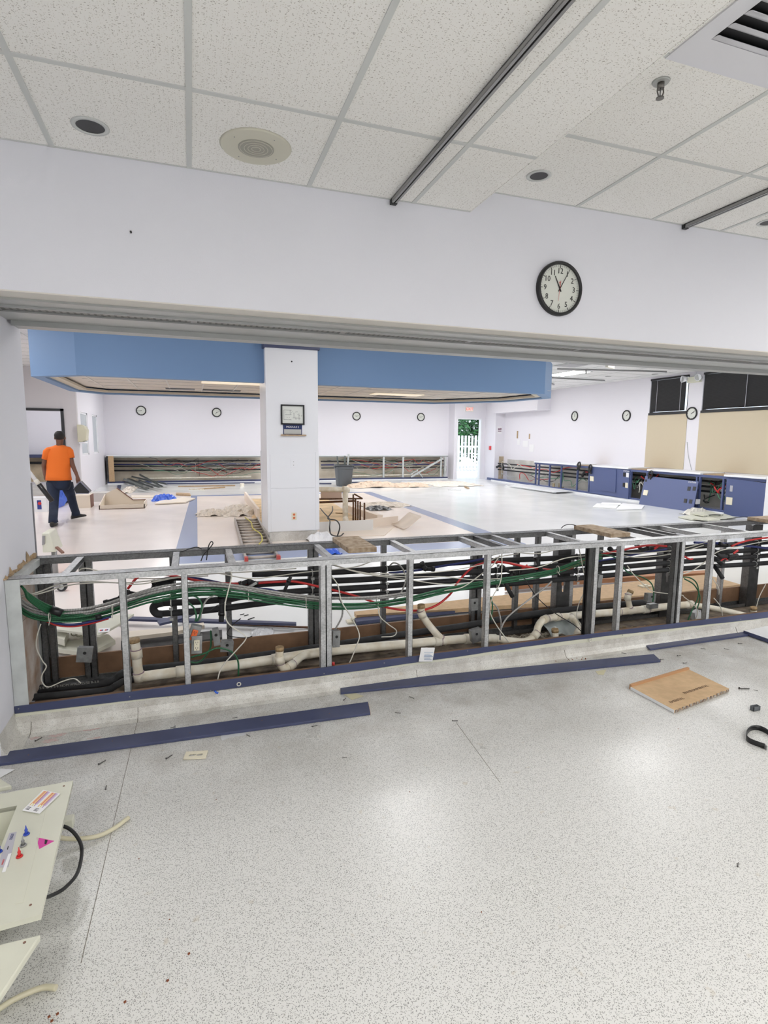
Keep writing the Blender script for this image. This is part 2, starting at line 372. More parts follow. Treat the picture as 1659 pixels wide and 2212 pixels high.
# header over the opening with its recessed roll-up grille track
ZH = 2.345
struct('wall_front', MB().box(-3.2, 8, YW, YB, ZH, ZF+.15), M_wall, 'pale grey header wall above the wide opening', 'wall')
t = MB().box(JX, 8, YW+.002, 3.325, ZH-.006, ZH); struct('trim_1', t, M_bead)
t = MB().box(JX, 8, 3.325, 3.455, ZH-.018, ZH); t.box(JX, 8, 3.45, 3.462, ZH-.03, ZH); struct('trim_2', t, M_alu)
M_rib = ribbed('ribbed aluminium grille', 0, (.24, .24, .225), .034)
t = MB().box(JX+.05, 8, 3.462, 3.615, ZH-.012, ZH-.006); struct('trim_3', t, M_rib)
t = MB()
for x in (.02+.9*i for i in range(9)): t.box(x, x+.035, 3.462, 3.615, ZH-.015, ZH-.005)
t.box(JX+.0, JX+.05, 3.462, 3.62, ZH-.016, ZH); t.box(JX, 8, 3.606, 3.618, ZH-.014, ZH); struct('trim_4', t, M_alud)
t = MB().box(JX, 8, 3.618, 3.86, ZH-.022, ZH); t.box(JX+.02, 8, 3.86, 3.872, ZH-.052, ZH); struct('trim_5', t, M_alu)
t = MB().box(JX+.02, 8, 3.872, 4.01, ZH-.045, ZH); struct('trim_6', t, mat('grey metal lip', (.36, .37, .36), .4, .3))
t = MB().box(JX, 8, 4.01, YB, ZH-.006, ZH+.01); struct('trim_7', t, M_bead)
# left jamb and near room shell
struct('wall_left', MB().box(-3.2, JX, YW, YB, 0, ZH), M_wall, 'pale grey jamb at the left end of the opening', 'wall')
struct('wall_left', MB().box(-3.35, -3.2, -5.2, YB, 0, ZF), M_wall)
struct('wall_back', MB().box(-3.35, 8.1, -5.35, -5.2, 0, ZF), M_wall)
struct('wall_right', MB().box(8, 8.1, -5.35, YB, 0, ZF), M_wall)
struct('trim_8', MB().box(JX-.001, JX+.004, YB-.018, YB+.004, .1, 1.36), mat('dark corner trim', (.16, .16, .18), .4))
cp = [(0, .13), (.004, .06), (.016, .028), (.038, .008), (.075, .001)]
cm = MB(); cm.prism([(JX, YF-a, z) for a, z in cp]+[(JX, YF, -.001)], (8-JX, 0, 0)); struct('baseboard_front', cm, M_cove, 'coved vinyl skirting curving up the partition foot', 'baseboard')
struct('baseboard_left', MB().prism([(JX+a, YW, z) for a, z in cp]+[(JX, YW, -.001)], (0, YF-YW, 0)), M_cove)
struct('floor', MB().box(JX, 8, YF, YR, -.12, .004), M_dirt, 'grimy bare slab inside the stripped partition', 'floor')
# main room shell
def far_wall():
    mb = MB().box(XL2, 10.42, YFAR, YFAR+.15, 0, ZF); return mb
struct('wall_far', far_wall(), M_wall2, 'lavender white far wall with a row of clocks', 'wall')
YD = 21.35; d0 = at(987, 905, y=YD); d1 = at(1041, 905, y=YD); DX0, DX1, DZ = d0.x, d1.x, 2.56
struct('wall_far', MB().box(10.42, DX0, YD, YD+.15, 0, ZF).box(DX1, XR+.2, YD, YD+.15, 0, ZF).box(DX0, DX1, YD, YD+.15, DZ, ZF).box(10.42, 10.57, YD+.15, YFAR+.15, 0, ZF), M_wall2)
struct('door_1', MB().box(DX0, DX0+.05, YD-.03, YD+.17, 0, DZ).box(DX1-.05, DX1, YD-.03, YD+.17, 0, DZ).box(DX0+.05, DX1-.05, YD-.03, YD+.17, DZ-.05, DZ), M_white, 'white exit door frame open to the daylight', 'door')
XA = at(1068, 1000, y=20.5).x
struct('wall_right', MB().box(XA, XR+.2, 20.5, YD, 0, ZF), M_wall2)
# right wall, with two high window openings
wy = [at(1487, 850, x=XR).y, at(1405, 850, x=XR).y, at(1518, 850, x=XR).y]
WZ0, WZ1 = at(1405, 895, x=XR).z, ZF-.06
y2a, y2b = 5.0, wy[2]
mb = MB().box(XR, XR+.2, YB-1, 21.5, 0, WZ0).box(XR, XR+.2, YB-1, 21.5, WZ1, ZF+.1)
for a, b in ((YB-1, y2a), (y2b, wy[0]), (wy[1], 21.5)): mb.box(XR, XR+.2, a, b, WZ0, WZ1)
struct('wall_right', mb, M_wall2, 'white right wall with two high windows', 'wall')
struct('wall_right', MB().box(8.1, XR+.2, YB-1, YB-.9, 0, ZF), M_wall)
for i, (a, b) in enumerate(((wy[0], wy[1]), (y2a, y2b))):
    o = struct('window_%d' % (i+1), MB().box(XR+.03, XR+.09, a, a+.05, WZ0, WZ1).box(XR+.03, XR+.09, b-.05, b, WZ0, WZ1).box(XR+.03, XR+.09, a, b, WZ0, WZ0+.05).box(XR+.03, XR+.09, a, b, WZ1-.05, WZ1), M_black, ('narrow', 'wide')[i]+' high window with dark frame in the right wall', 'window')
    bd = thing('window_blind', ('narrow dark horizontal blind over the left high window', 'wide dark horizontal blind over the right high window')[i], 'blind', (XR, (a+b)/2, WZ0))
    s = MB(); n = 46
    for k in range(n):
        z = WZ0+.06+(WZ1-WZ0-.12)*k/n; s.hexa([(XR+.012, a+.09, z), (XR-.004, a+.09, z+.022), (XR-.004, b-.04, z+.022), (XR+.012, b-.04, z), (XR+.014, a+.09, z+.002), (XR-.002, a+.09, z+.025), (XR-.002, b-.04, z+.025), (XR+.014, b-.04, z+.002)])
    s.build('slats', M_blind, bd); MB().box(XR-.03, XR+.03, a+.01, b-.01, WZ1-.05, WZ1-.0).build('head_rail', M_black, bd)
    MB().box(XR-.03, XR+.02, a+.0, b+.0, WZ0-.03, WZ0+.03).build('bottom_rail', M_black, bd)
    for q in (.18, .8): MB().cyl((XR-.02, a+(b-a)*q, WZ0+.05), (XR-.02, a+(b-a)*q, WZ1-.05), .006, 6).build('cord', mat('white cord', (.6, .6, .65), .5), bd)
    sh = MB().box(XR-.012, XR-.002, a-.03, b+.03, .93, WZ0-.03).build('roller_shade', M_tan)
    tag(sh, ('tan shade panel below the narrow dark blind', 'wide tan shade panel below the wide dark blind')[i], 'shade')
# bulkhead in the far right corner
struct('wall_right', MB().box(11.75, XR, 17.4, 20.5, 2.74, ZF), M_wall2)
# ceiling of the main room with grid
M_tf = tile_mat('far ceiling tile', (.80, .80, .80), .6)
struct('ceiling', MB().box(XL2, XR+.2, YB, 22.05, ZF, ZF+.1), M_tf, 'white tiled ceiling of the large room', 'ceiling')
g = MB()
for k in range(15): x = -5.2+k*1.2192; g.box(x-bw, x+bw, YB, 22, ZF-.005, ZF)
for k in range(29): y = YB+.3+k*T; g.box(XL2, XR, y-bw, y+bw, ZF-.004, ZF)
struct('ceiling_grid', g, M_tbar)
# left end of the main room
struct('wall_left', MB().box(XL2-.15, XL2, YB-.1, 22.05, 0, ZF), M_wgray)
XG = -2.88; go = at(137, 883, y=17.)
gx0, gx1, gz = -4.75, go.x, go.z
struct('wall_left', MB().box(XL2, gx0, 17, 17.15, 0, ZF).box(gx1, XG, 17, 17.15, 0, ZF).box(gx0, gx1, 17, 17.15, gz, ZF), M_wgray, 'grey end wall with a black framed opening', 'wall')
struct('door_2', MB().box(gx0, gx0+.07, 16.96, 17.2, 0, gz).box(gx1-.07, gx1, 16.96, 17.2, 0, gz).box(gx0, gx1, 16.96, 17.2, gz-.06, gz), M_black, 'black door frame in the grey wall behind the worker', 'door')
wa = [at(173, 891, x=XG), at(193.5, 983, x=XG), at(198.5, 894, x=XG), at(214, 976, x=XG)]
z0w, z1w = 1.12, 2.33
mb = MB().box(XG-.15, XG, 17.15, YFAR, 0, z0w).box(XG-.15, XG, 17.15, YFAR, z1w, ZF)
ys = [17.15, wa[0].y, wa[1].y, wa[2].y, wa[3].y, YFAR]
for i in (0, 2, 4): mb.box(XG-.15, XG, ys[i], ys[i+1], z0w, z1w)
struct('wall_left', mb, M_wall2, 'white side wall with two narrow glazed panels', 'wall')
M_gl = mat('frosted pane', (.50, .55, .58), .25)
for i, (a, b) in enumerate(((ys[1], ys[2]), (ys[3], ys[4]))):
    o = struct('window_%d' % (i+3), MB().box(XG-.06, XG-.02, a, a+.06, z0w, z1w).box(XG-.06, XG-.02, b-.06, b, z0w, z1w).box(XG-.06, XG-.02, a, b, z0w, z0w+.05).box(XG-.06, XG-.02, a, b, z1w-.05, z1w), M_white, ('nearer', 'farther')[i]+' narrow interior window in the white side wall', 'window')
    MB().box(XG-.05, XG-.04, a+.05, b-.05, z0w+.04, z1w-.04).build('pane', M_gl, o)
# lit ceiling troffers
def troffer(x, y, z, sx, sy, lab, grp, dm=M_emit, fm=M_tbar):
    t = thing('ceiling_light', lab, 'ceiling light', (x, y, z-.01), grp)
    f = MB()
    for a in (-1, 1):
        f.box(x+a*sx/2-.012, x+a*sx/2+.012, y-sy/2, y+sy/2, z-.012, z); f.box(x-sx/2, x+sx/2, y+a*sy/2-.012, y+a*sy/2+.012, z-.012, z)
    f.build('frame', fm, t); MB().box(x-sx/2+.01, x+sx/2-.01, y-sy/2+.01, y+sy/2-.01, z-.008, z-.002).build('diffuser', dm, t)
for x, y in near_lights: troffer(x, y, ZL if x < 1.6 else ZU, 1.2, .6, 'recessed fluorescent troffer in the near room ceiling', 'near room ceiling lights')
for i, (x, y) in enumerate(far_lights):
    troffer(x, y, ZF, .6, 1.2, {0: 'lit troffer right of the blue soffit, the farther one', 1: 'lit troffer right of the blue soffit, just below the header'}.get(i, 'recessed fluorescent troffer in the large room ceiling'), 'large room ceiling lights')
# ------------------------------------------------------------------ blue drop soffit around the pillar
zb = 2.525; zt2 = 3.22
P8 = [(-2.20, 9.62), (-1.52, 9.12), (6.30, 9.12), (7.10, 10.05), (6.92, 11.5), (5.72, 12.9), (-1.72, 13.1), (-2.2, 12.45)]
so = thing('ceiling_soffit', 'blue dropped ceiling soffit with grimy tiles wrapped around the white pillar', 'soffit', (2.3, 11, zb))
def inset(poly, d):
    cx = sum(p[0] for p in poly)/len(poly); cy = sum(p[1] for p in poly)/len(poly); out = []; n = len(poly)
    for i in range(n):
        a, b, c = Vector(poly[i-1]), Vector(poly[i]), Vector(poly[(i+1) % n])
        n1 = Vector((-(b-a).y, (b-a).x)).normalized(); n2 = Vector((-(c-b).y, (c-b).x)).normalized()
        k = (n1+n2); k = k/max(k.length_squared, .1)*2
        out.append((b.x+k.x*d, b.y+k.y*d))
    return out
def ring_wall(mb, a, b, z0, z1):
    n = len(a)
    for i in range(n):
        j = (i+1) % n
        mb.hexa([(*a[i], z0), (*a[j], z0), (*b[j], z0), (*b[i], z0), (*a[i], z1), (*a[j], z1), (*b[j], z1), (*b[i], z1)])
Pi = inset(P8, .16); Pj = inset(P8, .30)
mb = MB(); ring_wall(mb, P8, Pi, zb, zt2); mb.build('fascia', M_blue, so)
mb = MB(); ring_wall(mb, Pi, Pj, zb+.03, zb+.07); mb.build('edge_trim', mat('grubby cream trim', (.55, .50, .40), .6), so)
mb = MB(); ring_wall(mb, inset(P8, .02), Pi, zt2, ZF); mb.build('crown', M_bead, so)
mb = MB().prism([(*p, zb+.10) for p in Pi], (0, 0, .02)); mb.build('tile_panel', M_tile2, so)
g = MB()
for k in range(1, 15): x = -2.2+k*T; g.box(x-.014, x+.014, 9.4, 12.7, zb+.092, zb+.1) if -1.6 < x < 6.6 else None
for k in range(7): y = 9.5+k*T; g.box(-1.7, 6.7, y-.014, y+.014, zb+.093, zb+.1) if y < 12.7 else None
g.build('grid', mat('grey grid', (.62, .60, .57), .5), so)
for a_ in ((3.95, 4.6, 11.9, 12.3), (-.45, .1, 12.0, 12.3), (.25, 1.0, 12.05, 12.3)): MB().box(*a_, zb+.088, zb+.095).build('missing_tile', M_black, so)
for a_ in ((.2, 1.35, 10.1, 10.65), (3.7, 4.8, 11.35, 11.8)): MB().box(*a_, zb+.086, zb+.094).build('lamp_diffuser', M_emitw, so)
# ------------------------------------------------------------------ pillar
cx0, cx1, cyf, cyb = at(575, 900, y=8.95).x, at(687, 900, y=8.95).x, 8.95, 9.75
p = thing('pillar', 'square white pillar rising through the blue soffit', 'pillar', ((cx0+cx1)/2, 9.35, 0)); p['kind'] = 'structure'
MB().box(cx0+.0, cx1-.0, cyf, cyb, .16, 3.04).build('shaft', M_white, p)
MB().box(cx0+.02, cx1-.02, cyf+.01, cyb, 0, .16).build('base', M_cove, p)
MB().box(cx0-.03, cx1+.03, cyf-.03, cyb, 3.04, 3.14).build('cap', M_navy, p, bevel=.008); MB().box(cx0, cx1, cyf, cyb, 3.14, ZF).build('head', M_navy, p)
q = MB(); zc = .86; q.box(cx0+.05, cx1-.04, cyf-.006, cyf, .17, zc).box(cx0+.05, cx1-.05, cyf-.006, cyf, zc+.004, 1.4).build('wall_panel', M_white, p, bevel=.001)
MB().box(cx1-.05, cx1+.01, cyf-.012, cyf+.06, .17, 1.44).box(cx0-.008, cx0+.01, cyb-.08, cyb+.01, .17, 1.44).build('corner_guard', M_white, p, bevel=.002)
def on_pillar(u, v): return at(u, v, y=cyf)
c = on_pillar(632, 896); fr = thing('picture_frame', 'black framed floor plan hung on the white pillar', 'picture', (c.x, cyf-.012, c.z))
hw, hh = .175, .145; f = MB()
for a in (-1, 1): f.box(c.x+a*hw-.011, c.x+a*hw+.011, cyf-.025, cyf-.002, c.z-hh-.011, c.z+hh+.011); f.box(c.x-hw, c.x+hw, cyf-.025, cyf-.002, c.z+a*hh-.011, c.z+a*hh+.011)
f.build('frame', M_black, fr); MB().box(c.x-hw, c.x+hw, cyf-.012, cyf-.004, c.z-hh, c.z+hh).build('print', mat('plan paper', (.72, .74, .68), .5), fr)
q = MB(); rr = random.Random(3)
for a, b, e, d in ((-.14, -.02, .07, .07), (-.14, -.02, -.08, -.08), (-.14, -.14, -.08, .07), (-.04, -.04, 0, .07), (-.12, -.03, 0, 0), (0, .12, -.05, -.05), (.02, .02, -.05, .03), (.1, .1, -.08, .02)):
    q.box(c.x+min(a, b)-.002, c.x+max(a, b)+.002, cyf-.0135, cyf-.012, c.z+min(e, d)-.002, c.z+max(e, d)+.002)
for k in range(22): x = c.x+rr.uniform(-.13, .14); z = c.z+rr.uniform(-.08, .06); q.box(x, x+.012, cyf-.0135, cyf-.012, z, z+.004)
q.build('drawing', mat('grey ink', (.15, .15, .16), .6), fr)
c = on_pillar(632, 924); sg = thing('wall_sign', 'navy sign with white lettering under the framed plan', 'sign', (c.x, cyf-.005, c.z))
MB().box(c.x-.15, c.x+.15, cyf-.006, cyf-.0, c.z-.11, c.z+.11).build('backing', mat('sign navy', (.015, .03, .11), .4), sg)
MB().box(c.x-.137, c.x+.137, cyf-.009, cyf-.005, c.z-.098, c.z-.025).build('name_slot', mat('pale grey slot', (.50, .50, .47), .5), sg)
text('lettering', 'RN IN CHARGE', .042, M_paper, (c.x, cyf-.008, c.z+.062), (1, 0, 0), (0, 0, 1), sg)
text('lettering', 'MODULE 2', .042, M_paper, (c.x, cyf-.008, c.z+.012), (1, 0, 0), (0, 0, 1), sg)
c = on_pillar(634, 939); tag(MB().box(c.x-.20, c.x+.20, cyf-.035, cyf, c.z-.018, c.z+.002).build('shelf_ledge', M_wood, bevel=.002), 'thin raw wood ledge under the navy sign on the pillar', 'ledge')
def plate(u, v, lab, red=True, w=.04, h=.06):
    c = on_pillar(u, v); t = thing('wall_outlet', lab, 'outlet', (c.x, cyf-.006, c.z))
    cv = MB().box(c.x-w, c.x+w, cyf-.012, cyf-.0, c.z-h, c.z+h).build('cover', M_ivory if red else M_white, t, bevel=.002)
    for s in (-1, 1): MB().cyl((c.x, cyf-.015, c.z+s*.027), (c.x, cyf-.01, c.z+s*.027), .019 if red else .006, 14).build('socket' if red else 'screw', mat('red socket', (.62, .15, .05), .4) if red else M_alud, cv)
plate(635, 1115, 'ivory outlet with two red sockets low on the pillar'); plate(634, 1001, 'blank white switch plate midway up the pillar', False, .045, .07)
tag(MB().cyl((on_pillar(630, 781).x, cyf-.01, on_pillar(630, 781).z), (on_pillar(630, 781).x, cyf, on_pillar(630, 781).z), .012, 8).build('wall_nail', M_ink), 'tiny dark nail high on the pillar front', 'nail')
# ================================================================== NEAR CEILING FITTINGS
def track(x, z, y0, lab):
    t = thing('curtain_track', lab, 'track', (x, YW-.02, z))
    MB().box(x-.016, x+.016, y0, YW-.012, z-.003, z).box(x-.016, x-.012, y0, YW-.012, z-.022, z).box(x+.012, x+.016, y0, YW-.012, z-.022, z).box(x-.016, x-.004, y0, YW-.012, z-.024, z-.020).box(x+.004, x+.016, y0, YW-.012, z-.024, z-.020).build('rail', mat('track grey', (.33, .33, .33), .35, .6), t)
    MB().box(x-.0115, x+.0115, y0, YW-.013, z-.006, z-.004).build('slot', M_black, t)
    MB().box(x-.019, x+.019, YW-.03, YW-.002, z-.028, z+.0).build('end_cap', M_black, t, bevel=.003)
track(1.13, ZL-.004, -2, 'long dark aluminium curtain track across the lower ceiling'); track(3.26, ZU-.004, -2, 'dark curtain track on the higher ceiling at the right')
def can(u, v, z, r, lab):
    c = at(u, v, z=z); t = thing('recessed_can', lab, 'ceiling hole', (c.x, c.y, z))
    ring = MB(); n = 32; rg = []
    for R, zz in ((r+.019, z-.001), (r+.019, z-.004), (r, z-.005), (r, z-.0015)): rg.append([(c.x+R*math.cos(2*PI*k/n), c.y+R*math.sin(2*PI*k/n), zz) for k in range(n)])
    ring.loft(rg, cap=False).build('trim_ring', M_tbar, t)
    MB().cyl((c.x, c.y, z-.0030), (c.x, c.y, z-.0005), r, 32).build('dark_opening', M_black, t)
can(195, 272, ZL, .058, 'round dark empty downlight hole in the lower ceiling, beside the speaker'); can(1164, 379, ZU, .050, 'round dark downlight hole near the ceiling step'); can(1660, 480, ZU, .05, 'round dark downlight hole at the right picture edge')
c = at(553, 317, z=ZL); sp = thing('ceiling_speaker', 'round beige ceiling speaker with perforated grille', 'speaker', (c.x, c.y, ZL))
MB().cyl((c.x, c.y, ZL-.008), (c.x, c.y, ZL), .158, 48, .165).build('rim_plate', mat('speaker beige', (.62, .60, .50), .5), sp)
q = MB().cyl((c.x, c.y, ZL-.0105), (c.x, c.y, ZL-.007), .082, 40); q.build('grille', mat('speaker grille', (.36, .35, .30), .6), sp)
q = MB()
for R in (.02, .037, .054, .074): q.tube([(c.x+R*math.cos(2*PI*k/32), c.y+R*math.sin(2*PI*k/32), ZL-.0108) for k in range(33)], .0018, 4, cap=False)
q.build('grille_ring', mat('speaker rim', (.60, .58, .50), .5), sp)
for a in range(4): MB().cyl((c.x+.125*math.cos(a*PI/2+.6), c.y+.125*math.sin(a*PI/2+.6), ZL-.0095), (c.x+.125*math.cos(a*PI/2+.6), c.y+.125*math.sin(a*PI/2+.6), ZL-.006), .003, 8).build('screw', M_alud, sp)
c = at(1428, 176, z=ZU); sk = thing('sprinkler_head', 'chrome fire sprinkler head hanging from the higher ceiling', 'sprinkler', (c.x, c.y, ZU))
M_chr = mat('worn chrome', (.16, .15, .14), .3, .7)
MB().cyl((c.x, c.y, ZU-.006), (c.x, c.y, ZU), .032, 28, .036).build('escutcheon', M_alu, sk)
MB().cyl((c.x, c.y, ZU-.028), (c.x, c.y, ZU-.004), .014, 16).build('body', M_chr, sk)
q = MB()
for s in (-1, 1): q.tube(spline([(c.x+s*.012, c.y, ZU-.022), (c.x+s*.016, c.y, ZU-.04), (c.x+s*.006, c.y, ZU-.062)], 4), .0032, 6)
q.build('yoke', M_chr, sk); MB().cyl((c.x, c.y, ZU-.058), (c.x, c.y, ZU-.028), .003, 8).build('bulb', M_alud, sk)
q = MB().cyl((c.x, c.y, ZU-.066), (c.x, c.y, ZU-.062), .016, 16); q.build('deflector', M_chr, sk)
# supply air vent
vx0, vx1, vy1 = 1.79, 2.345, 1.90; vy0 = vy1-.58
vt = thing('ceiling_vent', 'white square supply air vent with curved louvres', 'vent', ((vx0+vx1)/2, (vy0+vy1)/2, ZU)); M_vent = mat('vent white', (.72, .72, .76), .4)
fx = .075; q = MB().box(vx0, vx1, vy1-.14, vy1, ZU-.006, ZU).box(vx0, vx0+fx, vy0+.07, vy1-.14, ZU-.006, ZU).box(vx1-fx, vx1, vy0+.07, vy1-.14, ZU-.006, ZU).box(vx0, vx1, vy0, vy0+.07, ZU-.006, ZU); q.build('frame', M_vent, vt)
MB().box(vx0+fx, vx1-fx, vy0+.07, vy1-.14, ZU-.0025, ZU-.001).build('throat', M_black, vt)
for k in range(6):
    y = vy1-.142-k*.064; rg = []
    for a in range(9):
        th = a/8*1.35; yy = y-.040*math.sin(th); zz = ZU-.006-.020*(1-math.cos(th))
        rg.append([(vx0+fx+.002, yy, zz), (vx1-fx-.002, yy, zz), (vx1-fx-.002, yy-.0005, zz+.0015), (vx0+fx+.002, yy-.0005, zz+.0015)])
    MB().loft(rg).build('louvre', M_vent, vt)
# ------------------------------------------------------------------ clocks
def clock(loc, r, face, label, hh, mm, group=None, big=False, sec=None):
    """face 'y': looks towards -y; face 'x': looks towards -x"""
    ax = Vector((1, 0, 0)) if face == 'y' else Vector((0, -1, 0)); n = Vector((0, -1, 0)) if face == 'y' else Vector((-1, 0, 0)); uz = Vector((0, 0, 1))
    O = Vector(loc); t = thing('wall_clock', label, 'clock', O, group)
    def P(a, d, h): return O+ax*(math.sin(a)*d)+uz*(math.cos(a)*d)+n*h
    n_ = 48; prof = [(r, 0), (r, .022), (r*.965, .03), (r*.90, .03), (r*.875, .018)] if big else [(r, 0), (r, .03), (r*.88, .036), (r*.80, .02)]
    MB().loft([[P(2*PI*k/n_, q[0], q[1]) for k in range(n_)] for q in prof], cap=False).build('rim', M_black, t)
    dial = MB().loft([[P(2*PI*k/n_, r*.9, h) for k in range(n_)] for h in (.008, .012)]).build('dial', mat('clock dial', (.70, .72, .66), .4), t)
    q = MB(); q2 = MB()
    for k in range(60 if big else 12):
        a = k*PI/(30 if big else 6); five = (k % 5 == 0) or not big; L = .055 if five else .03
        wd = .010 if five else .004
        (q if five else q2).obox(P(a, r*(.84-L/2), .0135), P(a, 1, 0)-O, ax*math.cos(a)-uz*math.sin(a), n, r*L*(1 if big else 1.6), r*wd*(1 if big else 3), .0008)
    q.build('hour_marks', M_ink, dial)
    if big:
        q2.build('minute_marks', mat('grey marks', (.4, .4, .4), .6), dial)
        for k in range(1, 13): a = k*PI/6; text('numeral', str(k), r*.285, M_ink, P(a, r*.645, .0135), ax, uz, dial, .0005, .95)
        text('emblem', 'T', r*.15, M_red, P(0, r*.19, .0135), ax, uz, dial, .0004, 1.2)
    else: q2.bm.free()
    def hand(name, a, L, wd, m_, back=.12):
        d = P(a, 1, 0)-O; s = d.cross(n); h = .0165
        MB().hexa([O+n*h-d*r*back-s*wd, O+n*h-d*r*back+s*wd, O+n*h+d*r*L+s*wd*.5, O+n*h+d*r*L-s*wd*.5]+[p_+n*.001 for p_ in (O+n*h-d*r*back-s*wd, O+n*h-d*r*back+s*wd, O+n*h+d*r*L+s*wd*.5, O+n*h+d*r*L-s*wd*.5)]).build(name, m_, t)
    k = 1 if big else 1.8
    hand('hour_hand', (hh+mm/60)*PI/6, .5, r*.026*k, M_ink); hand('minute_hand', mm*PI/30, .74, r*.018*k, M_ink)
    if sec is not None: hand('second_hand', sec*PI/30, .46, r*.007, M_red, .3)
    return t
c = at(1206, 625, y=YW); clock((c.x, YW, c.z), .168, 'y', 'large round black rimmed clock on the header wall, showing five past eleven', 11, 5, None, True, 31)
cl = [(305, 887, 8, 44, 'leftmost small clock on the far wall, at the left corner'), (468, 891, 7, 12, 'small clock on the far wall, just left of the pillar'), (770, 899, 9, 13, 'small clock on the far wall, first one right of the pillar'), (909, 901, 9, 12, 'small clock on the far wall, nearest the exit door')]
for u, v, a, b, l in cl: c = at(u, v, y=YFAR); clock((c.x, YFAR, c.z), .17, 'y', l, a, b, 'small black rimmed wall clocks')
cl = [(1242, 899, 12, 1, 'small clock on the right wall, farthest from the windows'), (1354, 898, 2, 8, 'small clock on the right wall, beside the narrow dark window'), (1495, 893, 2, 9, 'small clock on the pier between the two dark windows')]
for u, v, a, b, l in cl: c = at(u, v, x=XR); clock((XR, c.y, c.z), .165, 'x', l, a, b, 'small black rimmed wall clocks')
c = at(283, 502, y=YW); tag(MB().cyl((c.x, YW-.012, c.z), (c.x, YW, c.z), .005, 8).build('wall_nail', M_ink), 'small dark nail left in the header wall', 'nail')
# ================================================================== THE STRIPPED PARTITION
pt_ = thing('stud_partition', 'low open partition frame of galvanised steel studs stripped of its panels', 'partition', (2., 3.78, 0))
XP1 = 7.6
def xf(u, v=1300): return at(u, v, y=YF).x
def xr(u, v=1250): return at(u, v, y=YR-.09).x
def stud(x, y0, z0, z1, w=.036, d=.045, side=1, m_=M_galv, n='post'):
    t = .0022; y0 = y0 if y0 < 3.8 else y0+.045; xs = x-w/2; mb = MB()
    wx = xs if side > 0 else xs+w-t
    mb.box(wx, wx+t, y0, y0+d, z0, z1).box(xs, xs+w, y0, y0+t, z0, z1).box(xs, xs+w, y0+d-t, y0+d, z0, z1)
    lx = xs+w-t if side > 0 else xs
    mb.box(lx, lx+t, y0, y0+.012, z0, z1).box(lx, lx+t, y0+d-.012, y0+d, z0, z1)
    mb.build(n, m_, pt_)
def rail(y0, z0, z1, n, m_=M_galv, down=True):
    t = .0022; mb = MB(); zz = z1-t if down else z0
    mb.box(JX+.004, XP1, y0, y0+.092, zz, zz+t).box(JX+.004, XP1, y0, y0+t, z0, z1).box(JX+.004, XP1, y0+.092-t, y0+.092, z0, z1); mb.build(n, m_, pt_)
rail(YF, ZT-.036, ZT, 'top_rail'); rail(YR-.092, ZT-.04, ZT, 'top_rail', M_galvd)
rail(YF+.002, .004, .03, 'bottom_rail', M_galvd, False); rail(YR-.092, .004, .035, 'bottom_rail', M_galvd, False)
MB().box(JX+.005, XP1, YF+.004, YF+.055, .004, .150).build('sill_plate', M_brown, pt_)
fronts = [(267, 1, M_galv), (401, 1, M_galv), (698, 1, M_galv), (711, -1, M_galv), (888, 1, M_galv), (1055, 1, M_galv), (1273, -1, M_steel), (1286, 1, M_galv), (1340, 1, M_galv), (1458, 1, M_galvd), (1470, -1, M_galv), (1534, 1, M_galv)]
for u, s, m_ in fronts: stud(at(u, 1330 if u < 500 else 1270, y=YF).x, YF+.002, .03, ZT-.003, side=s, m_=m_)
for x in (5.02, 5.9, 6.7): stud(x, YF+.002, .03, ZT-.003)
MB().box(JX+.002, JX+.072, YF-.003, YF+.004, .164, ZT-.002).box(JX+.002, JX+.008, YF, YR, .16, ZT).build('end_plate', M_galvl, pt_)
MB().box(JX+.0, JX+.045, YF+.09, YR-.09, ZT-.045, ZT-.001).build('end_cap_rail', M_galvl, pt_)
rears = [(178, 1, M_galvd), (193, -1, M_galvd), (375, 1, M_galvd), (495, 1, M_galvd), (674, 1, M_galvd), (686, -1, M_galvd), (834, 1, M_galvd), (1030, 1, M_galvd), (1043, -1, M_galvd), (1124, 1, M_galvd), (1169, 1, M_galvd), (1243, 1, M_galv), (1304, 1, M_galvd), (1570, 1, M_galv)]
for u, s, m_ in rears: stud(at(u, 1300 if u < 500 else 1240, y=YR-.09).x, YR-.091, .035, ZT-.04, side=s, m_=m_)
stud(JX+.03, YR-.091, .035, ZT-.04, m_=M_galvd); stud(JX+.075, YR-.091, .035, ZT-.04, m_=M_galvd)
for x in (6.1, 6.9): stud(x, YR-.091, .035, ZT-.04, m_=M_galvd)
for u, uf in [(177, 145), (385, 378), (491, 491), (670, 700), (836, 878), (993, 1041), (1023, 1082), (1068, 1120), (1196, 1261), (1322, 1394), (1402, 1463), (1427, 1496), (1486, 1543), (1585, 1659)]:
    xa = at(u, 1160, y=4.05).x*1.0; xb = at(uf, 1200, y=YF+.05).x; x = (at(u, 1190 if u < 300 else 1150, z=ZT).x+xb)/2
    mb = MB(); t = .0022
    mb.box(x-.02, x-.02+t, YF+.05, YR-.05, ZT-.037, ZT-.003).box(x-.02, x+.02, YF+.05, YR-.05, ZT-.005, ZT-.0025).box(x-.02, x+.02, YF+.05, YR-.05, ZT-.037, ZT-.035)
    mb.build('cross_member', M_galv if u not in (1402, 1427, 1023) else M_galvd, pt_)
for x in (5.5, 6.3): MB().box(x-.02, x+.02, YF+.05, YR-.05, ZT-.037, ZT-.003).build('cross_member', M_galv, pt_)
